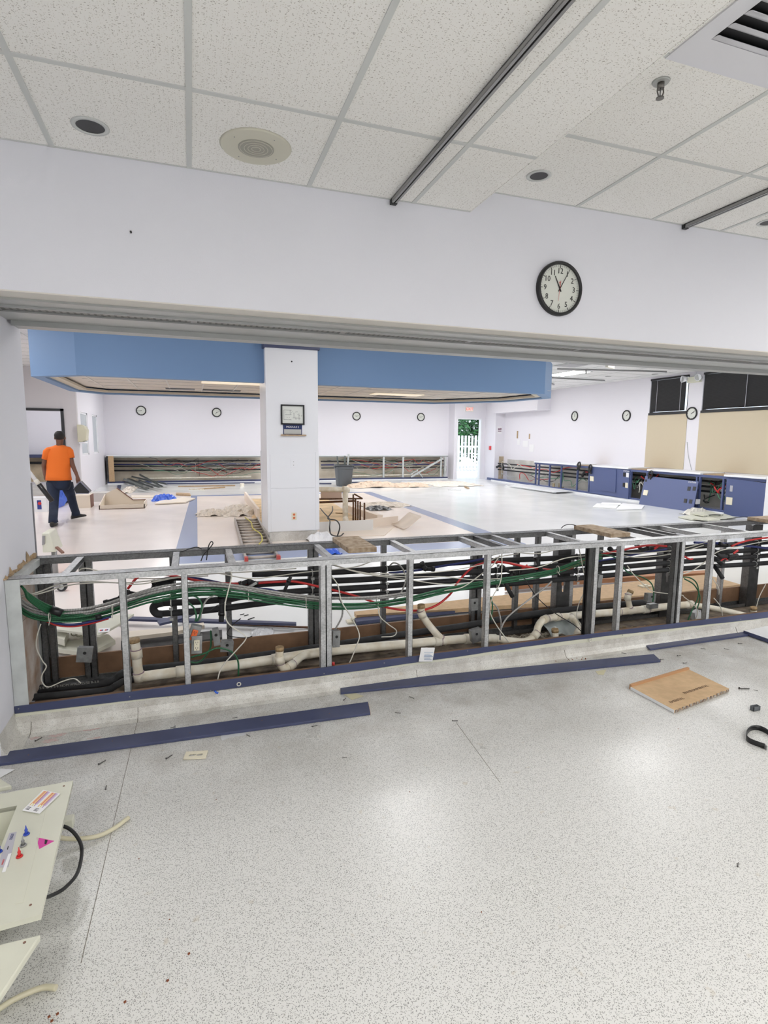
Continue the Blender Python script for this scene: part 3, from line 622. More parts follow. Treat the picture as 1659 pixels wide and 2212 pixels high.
# heavy gauge plates with keyhole slots
for u in (1220, 1444, 1630):
    x = at(u, 1260, y=3.98).x; wd = .066
    key = circ(0, .40, .015, .019, 12)[:0] or [(-.013, .355)] + [(-.013, .392)] + [(.021*math.cos(a), .412+.024*math.sin(a)) for a in [PI*(1.15-k*1.3/8) for k in range(9)]] + [(.013, .392), (.013, .355), (.007, .338), (-.007, .338)]
    cut_plate('post_plate', [(-wd, 0), (wd, 0), (wd, ZT-.045), (-wd, ZT-.045)], [key] if u < 1600 else [], .003, M_steel, (x, YR-.10, .004), (1, 0, 0), (0, 0, 1), pt_)
    MB().box(x+wd-.003, x+wd, YR-.10, YR-.02, .01, ZT-.045).box(x-wd, x-wd+.003, YR-.10, YR-.02, .01, ZT-.045).build('post_flange', M_galvd, pt_)
MB().box(JX+.01, XP1, YR-.012, YR+.004, .045, .19).build('rear_kickboard', M_brown, pt_)
MB().prism([(JX, YR+.02+a, z) for a, z in [(0, 0), (0, .16), (.006, .1), (.03, .02), (.06, .0)]], (XP1-JX, 0, 0)).build('rear_cove', M_cove, pt_)
# navy fascia strip with a ragged vinyl edge under it
rs = random.Random(5); top = [(JX+.002, .164)]; n = 60; low = []
for i in range(n+1):
    x = JX+.002+(XP1-JX)*i/n; k = .042+.012*math.sin(x*1.3+1)+.004*rs.random()
    if -.2 < x < .35: k = .060
    low.append((x, .164-k))
MB().prism([(JX+.002, YF-.008, .164)]+[(x, YF-.008, z) for x, z in low]+[(XP1, YF-.008, .164)], (0, .007, 0)).build('fascia_strip', M_navy, pt_)
q = MB().prism([(low[0][0], YF-.0048, .10)]+[(x, YF-.0048, z-.004) for x, z in low][::-1][::-1]+[(low[-1][0], YF-.0048, .10)], (0, .004, 0)); q.build('torn_vinyl_edge', M_cream, pt_)
for u, v in ((40, 1531), (280, 1505), (455, 1492), (700, 1455), (830, 1432), (1010, 1406), (1345, 1372), (1600, 1338)):
    c = at(u, v, y=YF-.008); MB().cyl((c.x, YF-.0098, min(c.z, .158)), (c.x, YF-.007, min(c.z, .158)), .004, 8).build('screw_head', M_alud, pt_)
# splintered wallboard at the left end
q = MB(); 
for i in range(14):
    y = YF-.02+i*.045+.01*rs.random(); h = .006+.030*rs.random(); q.box(JX+.0005, JX+.004+.012*rs.random(), y, y+.035+.02*rs.random(), ZT, ZT+h)
for i, hh in enumerate((.02, .05, .015, .03, .035, .07, .03)): y = YF+.0+i*.085; q.prism([(JX+.002, y, ZT), (JX+.012, y+.03+.01*i, ZT+.004), (JX+.003, y+.018, ZT+hh)], (.0015, .0015, 0))
q.build('splintered_board', M_wood, pt_)
tag(MB().box(JX+.009, JX+.012, 3.62, 3.98, .06, ZT-.06).box(JX+.012, JX+.016, 3.66, 3.9, .5, .58).build('wallboard_remnant', mat('stained wallboard', (.60, .55, .50), .8, var=.35, vs=8, col2=(.40, .28, .20))), 'stained wallboard patch inside the left end of the partition', 'wallboard')
# lumber blocks on the rear rail
for (a, b, lab, l2) in ((725, 780, 'dusty plywood block laid across the partition top near the pillar', .085), (1235, 1290, 'rough wood block laid across the partition top, the middle one', .1), (1640, 1700, 'raw wood board on the partition top at the right picture edge', .12)):
    xa, xb = at(a, 1165, z=ZT).x, at(b, 1165, z=ZT).x
    if a == 1235: xa, xb = at(1231, 1141, z=ZT).x, at(1280, 1141, z=ZT).x
    if a == 1640: xa, xb = 5.25, 5.85
    if a == 725: xa, xb = at(718, 1170, z=ZT).x, at(778, 1170, z=ZT).x
    o = MB().box(xa, xb, 3.60, 4.06, ZT+.0005, ZT+.035).build('wood_block', mat('dusty block', (.56, .45, .33), .8, var=.4, vs=25, col2=(.30, .21, .13)), bevel=.002); tag(o, lab, 'wood block')
# ------------------------------------------------------------------ black insulated pipes
def pipe(name, pts, y, r, m_, lab, cat, grp=None, n=5, seg=10):
    return tag(MB().tube(spline(px(pts, y=y), n), r, seg).build(name, m_), lab, cat, grp)
YP = 3.955
rows = [([(545, 1240), (674, 1238), (830, 1229), (1010, 1214), (1246, 1203), (1500, 1181), (1659, 1171), (1850, 1152)], 'topmost'), ([(455, 1268), (560, 1262), (674, 1256), (830, 1249), (1246, 1219), (1500, 1196), (1659, 1186), (1850, 1166)], 'second highest'),
        ([(345, 1303), (450, 1298), (560, 1285), (674, 1275), (830, 1266), (1246, 1233), (1500, 1211), (1659, 1200), (1850, 1182)], 'third highest'), ([(345, 1326), (450, 1318), (560, 1304), (674, 1291), (830, 1283), (1246, 1249), (1500, 1226), (1659, 1216), (1850, 1198)], 'lowest')]
for pts, nm in rows:
    pipe('insulated_pipe', pts, YP, .0225, M_rub, nm+' of the four black insulated pipes through the partition', 'pipe', None)
pipe('pipe_elbow', [(352, 1302), (337, 1306), (331, 1315), (338, 1325), (352, 1327)], YP, .026, M_rub, 'black foam covered return bend at the left end of the lower pipes', 'pipe')
def cluster(pts, y, r, lab, m_=M_rub, knobs=(), name='valve_assembly'):
    c = at(*pts[0], y=y); t = thing(name, lab, 'valve', (c.x, y, c.z-.03))
    P = px(pts, y=y); MB().tube(spline(P, 4), r, 10).build('body', m_, t)
    for i, p_ in enumerate(P):
        if i % 2 == 0 or len(P) < 4:
            d = (P[min(i+1, len(P)-1)]-P[max(i-1, 0)]).normalized(); MB().cyl(p_-d*.012, p_+d*.012, r*1.35, 12).build('collar', M_black, t)
    for (u, v, m2) in knobs:
        k = at(u, v, y=y-.03); st_ = MB().cyl(k, k+Vector((0, -.018, .0)), .012, 10).build('stem', M_black, t); MB().obox(k+Vector((0, -.02, 0)), (1, 0, .5), (0, 1, 0), (-.5, 0, 1), .030, .005, .008).build('lever', m2, st_)
cluster([(229, 1302), (245, 1297), (262, 1291), (274, 1283)], 3.8, .014, 'small black valve with cable tie left of the second front post')
cluster([(275, 1281), (292, 1284), (306, 1288), (322, 1280), (335, 1268), (352, 1260), (372, 1258)], 3.85, .016, 'black valve chain rising beside the second front post')
cluster([(332, 1258), (352, 1253), (372, 1250), (392, 1250)], 3.82, .014, 'black fitting with blue cap under the top rail at left')
cluster([(520, 1262), (538, 1256), (552, 1262)], 3.75, .016, 'black ball valve with silver lever on the upper pipe', knobs=[(545, 1262, M_alu)])
cluster([(470, 1282), (482, 1270), (500, 1268), (518, 1267)], 3.86, .014, 'black pipe tee feeding the red tube at left')
cluster([(478, 1288), (479, 1305), (479, 1325), (478, 1342)], 3.88, .018, 'black vertical drop valve below the pipes at left')
cluster([(612, 1284), (618, 1268), (624, 1254), (628, 1246)], 3.74, .012, 'slanted black and teal valve between the rear posts')
cluster([(912, 1218), (918, 1228), (935, 1229)], 3.85, .015, 'black check valve on the topmost pipe near the middle')
cluster([(1085, 1226), (1098, 1233), (1120, 1236), (1142, 1234), (1160, 1228)], 3.86, .017, 'black ball valve group with red handle right of the middle post', knobs=[(1130, 1224, M_red)])
cluster([(1088, 1258), (1100, 1248), (1108, 1236)], 3.85, .018, 'black bent pipe stub joining the pipes right of the middle post')
tag(MB().tube(px([(1088, 1252), (1098, 1272), (1107, 1289)], y=3.80), .017, 12).build('pipe_stub', M_rub), 'open black pipe stub pointing down right of the middle post', 'pipe')
cluster([(1158, 1205), (1163, 1218), (1168, 1230), (1180, 1234)], 3.72, .013, 'grey tee valve clamped to the red tube')
cluster([(1318, 1186), (1328, 1192), (1338, 1184)], 3.86, .016, 'grey twin valve block under the top rail at right', m_=M_steel)
cluster([(1376, 1178), (1386, 1186), (1400, 1184), (1425, 1182)], 3.84, .014, 'dark valve with red handle left of the wide keyhole plate', knobs=[(1415, 1181, M_red)])
cluster([(1545, 1193), (1556, 1201), (1572, 1202), (1592, 1200)], 3.80, .019, 'black ball valve with red lever at the right end', knobs=[(1585, 1191, M_red)])
cluster([(1556, 1175), (1570, 1178), (1590, 1174)], 3.84, .014, 'teal and black union on the blue tube at right', m_=M_steel)
for i, (a, b) in enumerate((((1543, 1205), (1562, 1222)), ((1543, 1222), (1561, 1249)))):
    A, B = at(*a, y=3.8), at(*b, y=3.68)
    tag(MB().tube([A, (A+B)/2, B], .018, 12).build('pipe_stub', M_rub), ('short black pipe stub below the right end valve', 'longer black pipe stub angled down at the right end')[i], 'pipe')
for u in (368, 674, 834, 1070, 1243, 1440, 1625):     # steel pipe clamps on the posts
    c = at(u, 1270, y=YP); t = thing('pipe_clamp_strip', 'slotted clamp strip holding the black pipes, '+{368: 'far left', 674: 'left of the double front post', 834: 'behind the lone front post', 1070: 'beside the middle front post', 1243: 'next to the first keyhole plate', 1440: 'on the second keyhole plate', 1625: 'at the right end'}[u], 'clamp', (c.x, YP+.03, .40))
    for i, (pts, nm) in enumerate(rows):
        P = px(pts, y=YP); z = None
        for a, b in zip(P, P[1:]):
            if a.x <= c.x <= b.x: z = a.z+(b.z-a.z)*(c.x-a.x)/(b.x-a.x)
        if z is None: continue
        MB().tube([(c.x, YP+.0255*math.cos(a*PI/8), z+.0255*math.sin(a*PI/8)) for a in range(17)], .0045, 6).build('clamp', M_alu, t)
        MB().box(c.x-.012, c.x+.012, YP-.035, YP-.031, z-.045, z-.025).build('tab', M_alu, t)
# low black pipes
pipe('insulated_pipe', [(54, 1491), (130, 1484), (236, 1473), (262, 1456), (300, 1446), (420, 1434), (620, 1408), (860, 1372), (1000, 1352), (1180, 1322), (1400, 1300)], 3.93, .026, M_rub, 'upper low black insulated pipe running along the slab', 'pipe')
pipe('insulated_pipe', [(47, 1508), (130, 1501), (225, 1492), (255, 1478), (285, 1468), (420, 1449), (620, 1420), (860, 1386)], 3.80, .022, M_rub, 'lower black insulated pipe resting on the slab at left', 'pipe')
for pts, y in (((59, 1486, 218, 1478), 3.90),):
    a = at(64, 1489, y=3.90); b = at(215, 1472, y=3.90)
    o = text('pipe_print', 'HTC 5/8 ID x 3/8 NOM WALL 25/50 R-2.8', .022, mat('faded print', (.35, .35, .33), .7), ((a.x+b.x)/2, 3.898, (a.z+b.z)/2), (b-a), (0, 0, 1), None, .0004, 1.0)
    tag(o, 'faded printing on the upper low black pipe', 'print')
pipe('conduit_pipe', [(700, 1392), (883, 1366), (1010, 1350), (1250, 1322)], 4.0, .010, M_rub, 'thin black conduit along the rear board', 'conduit')
# white drain line
YV = 3.76
def pv(name, pts, y, lab, r=.034, joints=(), open_end=None, n=5):
    P = px(pts, y=y) if not isinstance(y, list) else [at(u, v, y=q) for (u, v), q in zip(pts, y)]
    t = thing(name, lab, 'drain pipe', tuple(P[0]-Vector((0, 0, r))))
    MB().tube(spline(P, n), r, 16).build('pipe', M_pvc, t)
    for j in joints:
        p_ = P[j]; d = (P[min(j+1, len(P)-1)]-P[max(j-1, 0)]).normalized(); MB().cyl(p_-d*.028, p_+d*.028, r*1.16, 18).build('coupling', M_pvc, t); MB().cyl(p_+d*.027, p_+d*.031, r*1.18, 18).build('glue_ring', mat('purple primer', (.30, .20, .25), .5), t)
    if open_end is not None:
        e = P[open_end]; d = (P[open_end]-P[open_end-1 if open_end else 1]).normalized(); MB().cyl(e-d*.004, e+d*.022, r*1.10, 18, r*1.04).build('stained_mouth', M_pvcd, t)
    return t
pv('drain_pipe', [(300, 1463), (390, 1451), (440, 1446), (520, 1435), (596, 1424), (700, 1408), (800, 1398), (883, 1391), (945, 1385), (1011, 1380), (1071, 1379)], YV, 'long white plastic drain pipe low in the partition', joints=(1, 4, 5, 8, 9))
pv('drain_riser', [(301, 1462), (297, 1440), (295, 1412), (291, 1386)], YV, 'white plastic riser with stained mouth near the left front post', .030, (0, 2), 3)
pv('drain_trap', [(604, 1404), (604, 1425), (612, 1443), (628, 1438), (652, 1418), (672, 1412)], [3.62, 3.62, 3.62, 3.65, 3.72, 3.76], 'white plastic trap with rusty open mouth in front of the drain line', .027, (1, 3), 0)
pv('drain_branch', [(958, 1384), (940, 1366), (922, 1344), (911, 1326), (910, 1312)], [3.76, 3.76, 3.76, 3.76, 3.76], 'white plastic branch pipe slanting up to a brown stained mouth', .027, (0, 3), 4)
pv('drain_pipe', [(1071, 1379), (1100, 1384), (1135, 1386), (1156, 1372), (1164, 1350), (1177, 1338), (1203, 1333), (1233, 1331)], [3.76, 3.72, 3.66, 3.66, 3.7, 3.74, 3.80, 3.85], 'white plastic drain pipe with elbows left of the keyhole plate', .029, (3, 5, 6))
pv('drain_stub', [(1200, 1384), (1199, 1364)], [3.6, 3.6], 'short white plastic stub with stained mouth by the keyhole plate', .026, (), 1)
pv('drain_pipe', [(1222, 1386), (1238, 1380), (1248, 1366), (1249, 1350), (1236, 1336), (1233, 1330)], [3.62, 3.62, 3.66, 3.72, 3.80, 3.85], 'curved white plastic pipe right of the keyhole plate', .024, (2, 4))
pv('drain_pipe', [(1233, 1330), (1333, 1322), (1360, 1319), (1394, 1316), (1440, 1310), (1490, 1306)], [3.85]*6, 'right hand white plastic drain pipe behind the double post', .032, (1, 3, 5))
pv('drain_tee', [(1362, 1318), (1358, 1302), (1356, 1290), (1361, 1280)], [3.85]*4, 'upright white plastic tee with a brown mouth in the right half', .025, (0, 2), 3)
pv('drain_pipe', [(1490, 1306), (1530, 1312), (1570, 1320), (1612, 1330)], [3.85, 3.8, 3.7, 3.6], 'thin white plastic pipe dropping forward at the right end', .026, (0,))
pv('drain_stub', [(1628, 1328), (1628, 1316)], [3.58, 3.58], 'stubby white plastic pipe end at the right picture edge', .026, (), 1)
# rubble heap and plastic sheet
def blob(name, c, rx, ry, rz, m_, lab, cat, seed=1, n=26, kind=None, size=.02):
    r_ = random.Random(seed); mb = MB()
    for k in range(n):
        a = r_.uniform(0, 2*PI); d = math.sqrt(r_.random()); x, y = c[0]+rx*d*math.cos(a), c[1]+ry*d*math.sin(a); s = size*(.4+r_.random()); z = c[2]+rz*(1-d*d)*r_.random()
        mb.obox((x, y, z+s*.3), (r_.random()-.5, r_.random()-.5, .4*(r_.random()-.5)), (r_.random(), -r_.random(), .2), (.1*r_.random(), .2, 1), s, s*.7, s*.35)
    return tag(mb.build(name, m_), lab, cat, None, kind)
blob('rubble', (2.62, 3.78, .006), .34, .17, .05, mat('crumbled drywall', (.52, .47, .38), .9, var=.5, vs=60), 'heap of crumbled wallboard bits on the slab beside the middle post', 'rubble', 3, 260, 'stuff', .012)
blob('rubble', (3.7, 3.72, .006), .5, .12, .02, mat('brown litter', (.30, .22, .13), .9, var=.5, vs=60), 'thin brown litter on the slab between the keyhole plates', 'rubble', 4, 120, 'stuff', .012)
s0 = at(1225, 1372, y=3.75)
def shf(i, j): return Vector((s0.x-.16+.34*i, 3.72+.22*j, .03+.10*j+.05*math.sin(i*7+j*3)*(1-j)+.10*max(0, 1-abs(i-.4)*3)*j))
tag(MB().sheet(shf, 12, 8).build('plastic_sheet', mat('grey film', (.36, .40, .40), .25), solid=.001), 'crumpled grey plastic sheet slumped under the first keyhole plate', 'plastic')
# ------------------------------------------------------------------ cables
def cable(pts, y, r, m_, lab, grp=None, n=6, seg=6, name='cable', cat='cable', z=None):
    P = [at(u, v, y=q) for (u, v), q in zip(pts, y)] if isinstance(y, (list, tuple)) else px(pts, y=y)
    return tag(MB().tube(spline(P, n), r, seg).build(name, m_), lab, cat, grp)
main = [(26, 1292), (60, 1322), (110, 1333), (170, 1332), (230, 1320), (280, 1303), (330, 1288), (390, 1277), (450, 1273), (520, 1279), (600, 1291), (700, 1302), (800, 1302), (880, 1292), (960, 1274), (1050, 1257), (1140, 1242), (1200, 1228), (1260, 1206), (1300, 1196)]
my = [3.52, 3.62, 3.68, 3.7, 3.7, 3.66, 3.62, 3.6, 3.6, 3.62, 3.64, 3.64, 3.62, 3.60, 3.60, 3.60, 3.62, 3.64, 3.68, 3.7]
rc = random.Random(11)
nms = ['topmost', 'second', 'third', 'fourth', 'fifth', 'sixth', 'lowest']
for k in range(4):
    a = [(u, v+(k-4)*4.6*(1-.45*min(1, u/900))+1.5*math.sin(u*.013+k*2)) for u, v in main[:14 if k < 2 else 12]]
    cable(a, [y+(k % 2)*.02 for y in my[:len(a)]], .0072, M_cgry, 'silver armoured cable in the sagging bundle, strand '+('one', 'two', 'three', 'four')[k]+' from the top', 'armoured cables in the sagging bundle', name='armoured_cable')
for k in range(6):
    st = 0 if k < 4 else 6; e = len(main)-(3 if k == 2 else 0)
    a = [(u, v+(k*4.2-1)*(1-.55*min(1, u/900))+2*math.sin(u*.011+k*1.3)) for u, v in main[st:e]]
    cable(a, [y-.012+(k % 3)*.016 for y in my[st:e]], .0062, M_cgrn, 'green armoured cable low in the sagging bundle, strand '+('one', 'two', 'three', 'four', 'five', 'six')[k]+' under the silver ones', 'armoured cables in the sagging bundle', name='armoured_cable')
for k in range(5):
    cable([(46+k*2, 1266+k*2), (62, 1283+k*3), (100, 1306+k*4), (145, 1322+k*4), (190, 1330+k*2)], [3.5, 3.56, 3.64, 3.7, 3.72], .0065, M_cgrn, ('topmost', 'second', 'third', 'fourth', 'lowest')[k]+' green cable of the short bunch entering at the upper left', 'green cables entering at the upper left', name='armoured_cable')
tag(MB().tube(px([(110, 1316), (134, 1325)], y=3.64), .024, 10).build('tape_wrap', M_black), 'black tape wrap around the green cable bunch at left', 'tape')
tag(MB().tube(px([(207, 1334), (219, 1332)], y=3.66), .016, 10).build('tape_wrap', M_black), 'black tape wrap on the sagging bundle left of the first post', 'tape')
for u, v in ((107, 1333), (243, 1318), (368, 1290), (536, 1282), (660, 1298), (815, 1300), (877, 1291), (1205, 1230)):
    c = at(u, v, y=3.63); tag(MB().tube([c+Vector((0, .022*math.cos(a*PI/6), .028*math.sin(a*PI/6))) for a in range(13)]+[c+Vector((.0, -.03, -.04))], .0025, 5).build('cable_tie', M_cab), 'white cable tie cinched on the sagging bundle, '+{107: 'leftmost one', 243: 'left of the first front post', 368: 'left of the second front post', 536: 'right of the black drop valve', 660: 'left of the double front post', 815: 'behind the white hanging wire', 877: 'at the lone front post', 1205: 'beside the grey tee valve'}[u], 'cable tie', 'cable ties on the bundle')
cable([(88, 1335), (120, 1350), (160, 1353), (200, 1346), (235, 1336)], 3.72, .006, M_red, 'red tube sagging under the left cable bundle', name='tube', cat='tube')
cable([(92, 1333), (122, 1346), (160, 1349), (200, 1342), (240, 1332)], 3.70, .0075, M_bluec, 'dark blue tube sagging under the left cable bundle', name='tube', cat='tube')
cable([(276, 1272), (296, 1248), (315, 1242), (360, 1242), (400, 1249), (450, 1258), (520, 1261), (600, 1257), (640, 1257), (700, 1270), (760, 1285), (800, 1298), (840, 1313), (900, 1319), (940, 1309), (972, 1284), (990, 1256), (1020, 1226), (1045, 1216)], 3.80, .0085, M_red, 'long bright red tube looping through the left half of the partition', name='tube', cat='tube')
cable([(1060, 1214), (1090, 1215), (1125, 1222), (1160, 1228), (1195, 1231), (1230, 1228), (1262, 1212), (1300, 1198), (1340, 1189), (1400, 1178), (1440, 1180)], 3.74, .010, M_red, 'red tube across the right half of the partition', name='tube', cat='tube')
cable([(1478, 1202), (1490, 1208), (1496, 1207)], 3.8, .008, M_red, 'short red tube end between the right posts', name='tube', cat='tube')
cable([(1580, 1180), (1600, 1172), (1625, 1166), (1670, 1160)], 3.8, .009, M_red, 'red tube at the right picture edge', name='tube', cat='tube')
cable([(1556, 1212), (1566, 1206), (1572, 1210)], 3.8, .007, M_red, 'short red tube scrap near the right end valve', name='tube', cat='tube')
cable([(390, 1248), (430, 1250), (470, 1258), (520, 1268), (585, 1274), (612, 1285)], 3.86, .009, M_bluec, 'dark blue tube running left of the slanted valve', name='tube', cat='tube')
cable([(840, 1238), (900, 1232), (960, 1222), (1010, 1214), (1050, 1206)], 3.87, .010, M_bluec, 'dark blue tube under the top rail near the middle', name='tube', cat='tube')
cable([(1290, 1212), (1340, 1204), (1400, 1192), (1440, 1186)], 3.87, .009, M_bluec, 'dark blue tube left of the second keyhole plate', name='tube', cat='tube')
cable([(1500, 1172), (1560, 1174), (1620, 1180), (1700, 1190)], 3.86, .012, M_bluec, 'dark blue tube at the right end of the partition', name='tube', cat='tube')
wh = [([(40, 1288), (80, 1280), (130, 1262), (190, 1256), (260, 1259), (330, 1254), (420, 1242), (560, 1234), (640, 1228)], 3.6, 'paired white cable swooping up from the left end box'),
      ([(44, 1291), (90, 1281), (150, 1264), (230, 1258), (300, 1262), (380, 1248), (450, 1240)], 3.62, 'second white cable leaving the left end box'),
      ([(170, 1232), (180, 1228), (200, 1230), (260, 1246), (330, 1250), (450, 1244)], 3.9, 'white cable looping over the left rear post'),
      ([(470, 1238), (540, 1250), (600, 1244), (660, 1236), (760, 1226), (800, 1214)], 3.66, 'white cable crossing under the front rail left of the pillar line'),
      ([(716, 1218), (760, 1232), (820, 1242), (880, 1246), (960, 1246), (1020, 1252), (1080, 1250)], 3.58, 'white cable descending from the double front post to the middle'),
      ([(716, 1220), (790, 1240), (880, 1252), (960, 1262), (1040, 1258)], 3.62, 'white cable, lower of the pair from the double front post'),
      ([(800, 1238), (880, 1240), (960, 1234), (1010, 1226), (1046, 1218), (1075, 1204), (1120, 1196)], 3.6, 'white cable rising towards the middle front post'),
      ([(960, 1276), (1000, 1268), (1040, 1240), (1060, 1226), (1080, 1200)], 3.57, 'white cable rising steeply just left of the middle post'),
      ([(1060, 1200), (1100, 1193), (1160, 1196), (1200, 1188), (1240, 1184)], 3.7, 'white cable hugging the top rail right of the middle post'),
      ([(1296, 1188), (1330, 1194), (1400, 1194), (1470, 1186), (1540, 1168), (1600, 1160)], 3.6, 'upper white cable between the double post and the right end'),
      ([(1340, 1200), (1380, 1204), (1430, 1200), (1480, 1190), (1520, 1178)], 3.62, 'lower white cable between the double post and the right end'),
      ([(1100, 1232), (1160, 1226), (1220, 1206), (1270, 1200)], 3.56, 'white cable lying over the bundle at the grey tee'),
      ([(1470, 1242), (1500, 1230), (1530, 1208), (1550, 1192), (1580, 1184), (1660, 1168), (1720, 1160)], 3.56, 'light grey cable climbing to the right picture edge')]
for pts, y, lab in wh: cable(pts, y, .0042, M_cab, lab)
vert = [([(497, 1232), (500, 1246), (492, 1280), (486, 1310), (492, 1345), (528, 1372), (530, 1382), (515, 1400), (480, 1440), (470, 1470), (466, 1492)], 3.50, 'off-white wire hanging over the front rail with a blue tip'),
        ([(716, 1244), (730, 1265), (738, 1300), (760, 1335), (776, 1370), (770, 1395), (758, 1425), (752, 1436)], 3.52, 'off-white wire dangling right of the double front post'),
        ([(817, 1300), (820, 1330), (838, 1348), (856, 1362), (850, 1374), (824, 1376)], 3.62, 'off-white wire ending in a hook shape behind the lone front post'),
        ([(1084, 1196), (1084, 1230), (1080, 1260), (1064, 1290), (1058, 1320), (1072, 1350), (1090, 1375), (1100, 1388)], 3.53, 'off-white wire falling beside the middle front post'),
        ([(1250, 1182), (1256, 1210), (1262, 1240), (1270, 1260), (1252, 1300), (1246, 1330), (1256, 1355)], 3.6, 'off-white wire falling left of the right double post'),
        ([(1540, 1250), (1552, 1270), (1553, 1285)], 3.72, 'short off-white wire hanging below the pipe stubs'),
        ([(1542, 1292), (1556, 1310), (1561, 1332)], 3.6, 'short off-white wire on the slab right of the last front post'),
        ([(1654, 1262), (1640, 1290), (1632, 1318)], 3.6, 'off-white wire reaching the stub at the right edge'),
        ([(88, 1348), (80, 1375), (79, 1400), (92, 1428), (100, 1440), (90, 1460), (92, 1475), (105, 1484), (135, 1472), (160, 1466), (175, 1476)], 3.66, 'white wire curling down the left end of the partition'),
        ([(1355, 1222), (1368, 1240), (1390, 1262), (1412, 1278), (1470, 1285), (1478, 1290), (1502, 1310), (1506, 1330), (1490, 1360)], 3.58, 'grey-white wire drooping left of the second keyhole plate')]
for pts, y, lab in vert: cable(pts, y, .0040, M_cab, lab)
gy = [([(725, 1290), (737, 1300), (739, 1330), (724, 1360)], 3.7, 'silver armoured tail dropping to the box by the double post'),
      ([(1192, 1256), (1170, 1275), (1130, 1305), (1095, 1335), (1082, 1360), (1080, 1382)], 3.6, 'grey cable curving down right of the middle post'),
      ([(1062, 1300), (1075, 1315), (1082, 1345), (1080, 1380)], 3.64, 'grey cable dropping into the clamp by the middle post'),
      ([(842, 1222), (850, 1216), (862, 1220), (873, 1235), (876, 1255), (866, 1280), (850, 1296)], 3.8, 'grey cable arching over the pipes near the lone post'),
      ([(470, 1283), (448, 1294), (437, 1315), (432, 1340)], 3.62, 'silver armoured tail curving down to the orange receptacle')]
for pts, y, lab in gy: cable(pts, y, .0062, M_cgry, lab, name='armoured_cable')
gg = [([(402, 1298), (418, 1312), (424, 1330), (422, 1342)], 3.6, 'inner green armoured tail above the orange receptacle'), ([(402, 1284), (425, 1290), (436, 1306), (432, 1328), (426, 1342)], 3.6, 'outer green armoured loop above the orange receptacle'),
      ([(412, 1420), (440, 1412), (470, 1400), (500, 1408), (514, 1428), (515, 1460)], 3.58, 'green armoured cable arching to the slab below the receptacles'), ([(400, 1428), (430, 1430), (452, 1405), (456, 1384), (455, 1362)], 3.75, 'green armoured cable rising beside the drop valve'),
      ([(1060, 1290), (1064, 1310), (1060, 1340)], 3.6, 'short green tail at the middle front post'), ([(1478, 1250), (1500, 1264), (1512, 1290), (1504, 1320), (1500, 1335)], 3.64, 'green armoured cable dropping to the bagged box at right'),
      ([(1289, 1196), (1330, 1205), (1355, 1235), (1390, 1248), (1408, 1262), (1412, 1282), (1410, 1300)], 3.68, 'green cable curving to the hanging grey box'), ([(1466, 1247), (1490, 1248), (1506, 1262), (1508, 1290), (1495, 1318), (1486, 1340)], 3.60, 'grey-green cable arching beside the second keyhole plate')]
for pts, y, lab in gg: cable(pts, y, .0058, M_cgrn, lab, name='armoured_cable')
bk = [([(392, 1192), (408, 1186), (425, 1182), (436, 1186)], 3.98, 'black wire poking up above the rear rail at left, the left one'), ([(434, 1212), (440, 1198), (452, 1185), (460, 1174), (456, 1170), (450, 1182), (446, 1210)], 3.98, 'black wire loop standing on the rear rail at left'),
      ([(1132, 1248), (1160, 1290), (1200, 1325), (1240, 1350), (1258, 1366)], 3.6, 'thin black rod slanting down to the right of the middle post'), ([(1212, 1141), (1222, 1134), (1240, 1134), (1262, 1144)], 4.04, 'black wire arching above the middle wood block'),
      ([(1540, 1214), (1575, 1212), (1600, 1204), (1625, 1200)], 3.7, 'thin black wire slung to the right end plate'), ([(1570, 1121), (1600, 1117), (1622, 1118), (1636, 1127)], 4.06, 'black cable hooked over the rear rail at the right'),
      ([(520, 1336), (500, 1352), (492, 1372), (530, 1378), (545, 1374)], 3.9, 'black wire scrap hanging behind the left rear post'), ([(455, 1320), (470, 1308), (500, 1300), (540, 1290)], 3.75, 'thin black wire strung to the drop valve')]
for pts, y, lab in bk: cable(pts, y, .0036, M_black, lab)
c = at(467, 1496, y=3.42); tag(MB().tube([c+Vector((-.008, 0, .012)), c, c+Vector((.012, -.004, -.004))], .0065, 8).build('cable_plug', M_bag), 'small blue plug on the tip of the hanging off-white wire', 'plug')
# junction boxes and receptacles
def jbox(u, v, y, w, h, rot, lab, m_=M_box, name='junction_box', hole=True, d=.045):
    c = at(u, v, y=y); t = thing(name, lab, 'junction box', tuple(c-Vector((0, 0, h))))
    ax = Vector((math.cos(rot), 0, math.sin(rot))); az = Vector((-math.sin(rot), 0, math.cos(rot)))
    MB().obox(c, ax, (0, 1, 0), az, w, d/2, h).build('body', m_, t, bevel=.003)
    cv = MB().obox(c-Vector((0, d/2+.002, 0)), ax, (0, 1, 0), az, w*1.06, .002, h*1.06).build('cover', m_, t)
    if hole: MB().cyl(c-Vector((0, d/2+.0055, 0))+az*h*.3, c-Vector((0, d/2+.003, 0))+az*h*.3, .010, 12).build('knockout', M_black, cv)
    for s in (-1, 1): MB().cyl(c-Vector((0, d/2+.006, 0))+az*h*.85*s+ax*w*.6*s, c-Vector((0, d/2+.003, 0))+az*h*.85*s+ax*w*.6*s, .004, 8).build('screw', M_alud, cv)
jbox(184, 1412, 3.82, .042, .045, -.15, 'grey electrical box on the left rear post'); jbox(467, 1374, 3.75, .020, .055, .1, 'narrow grey box hanging behind the second post'); jbox(490, 1394, 3.8, .040, .035, -.1, 'grey electrical box above the slab left of the trap')
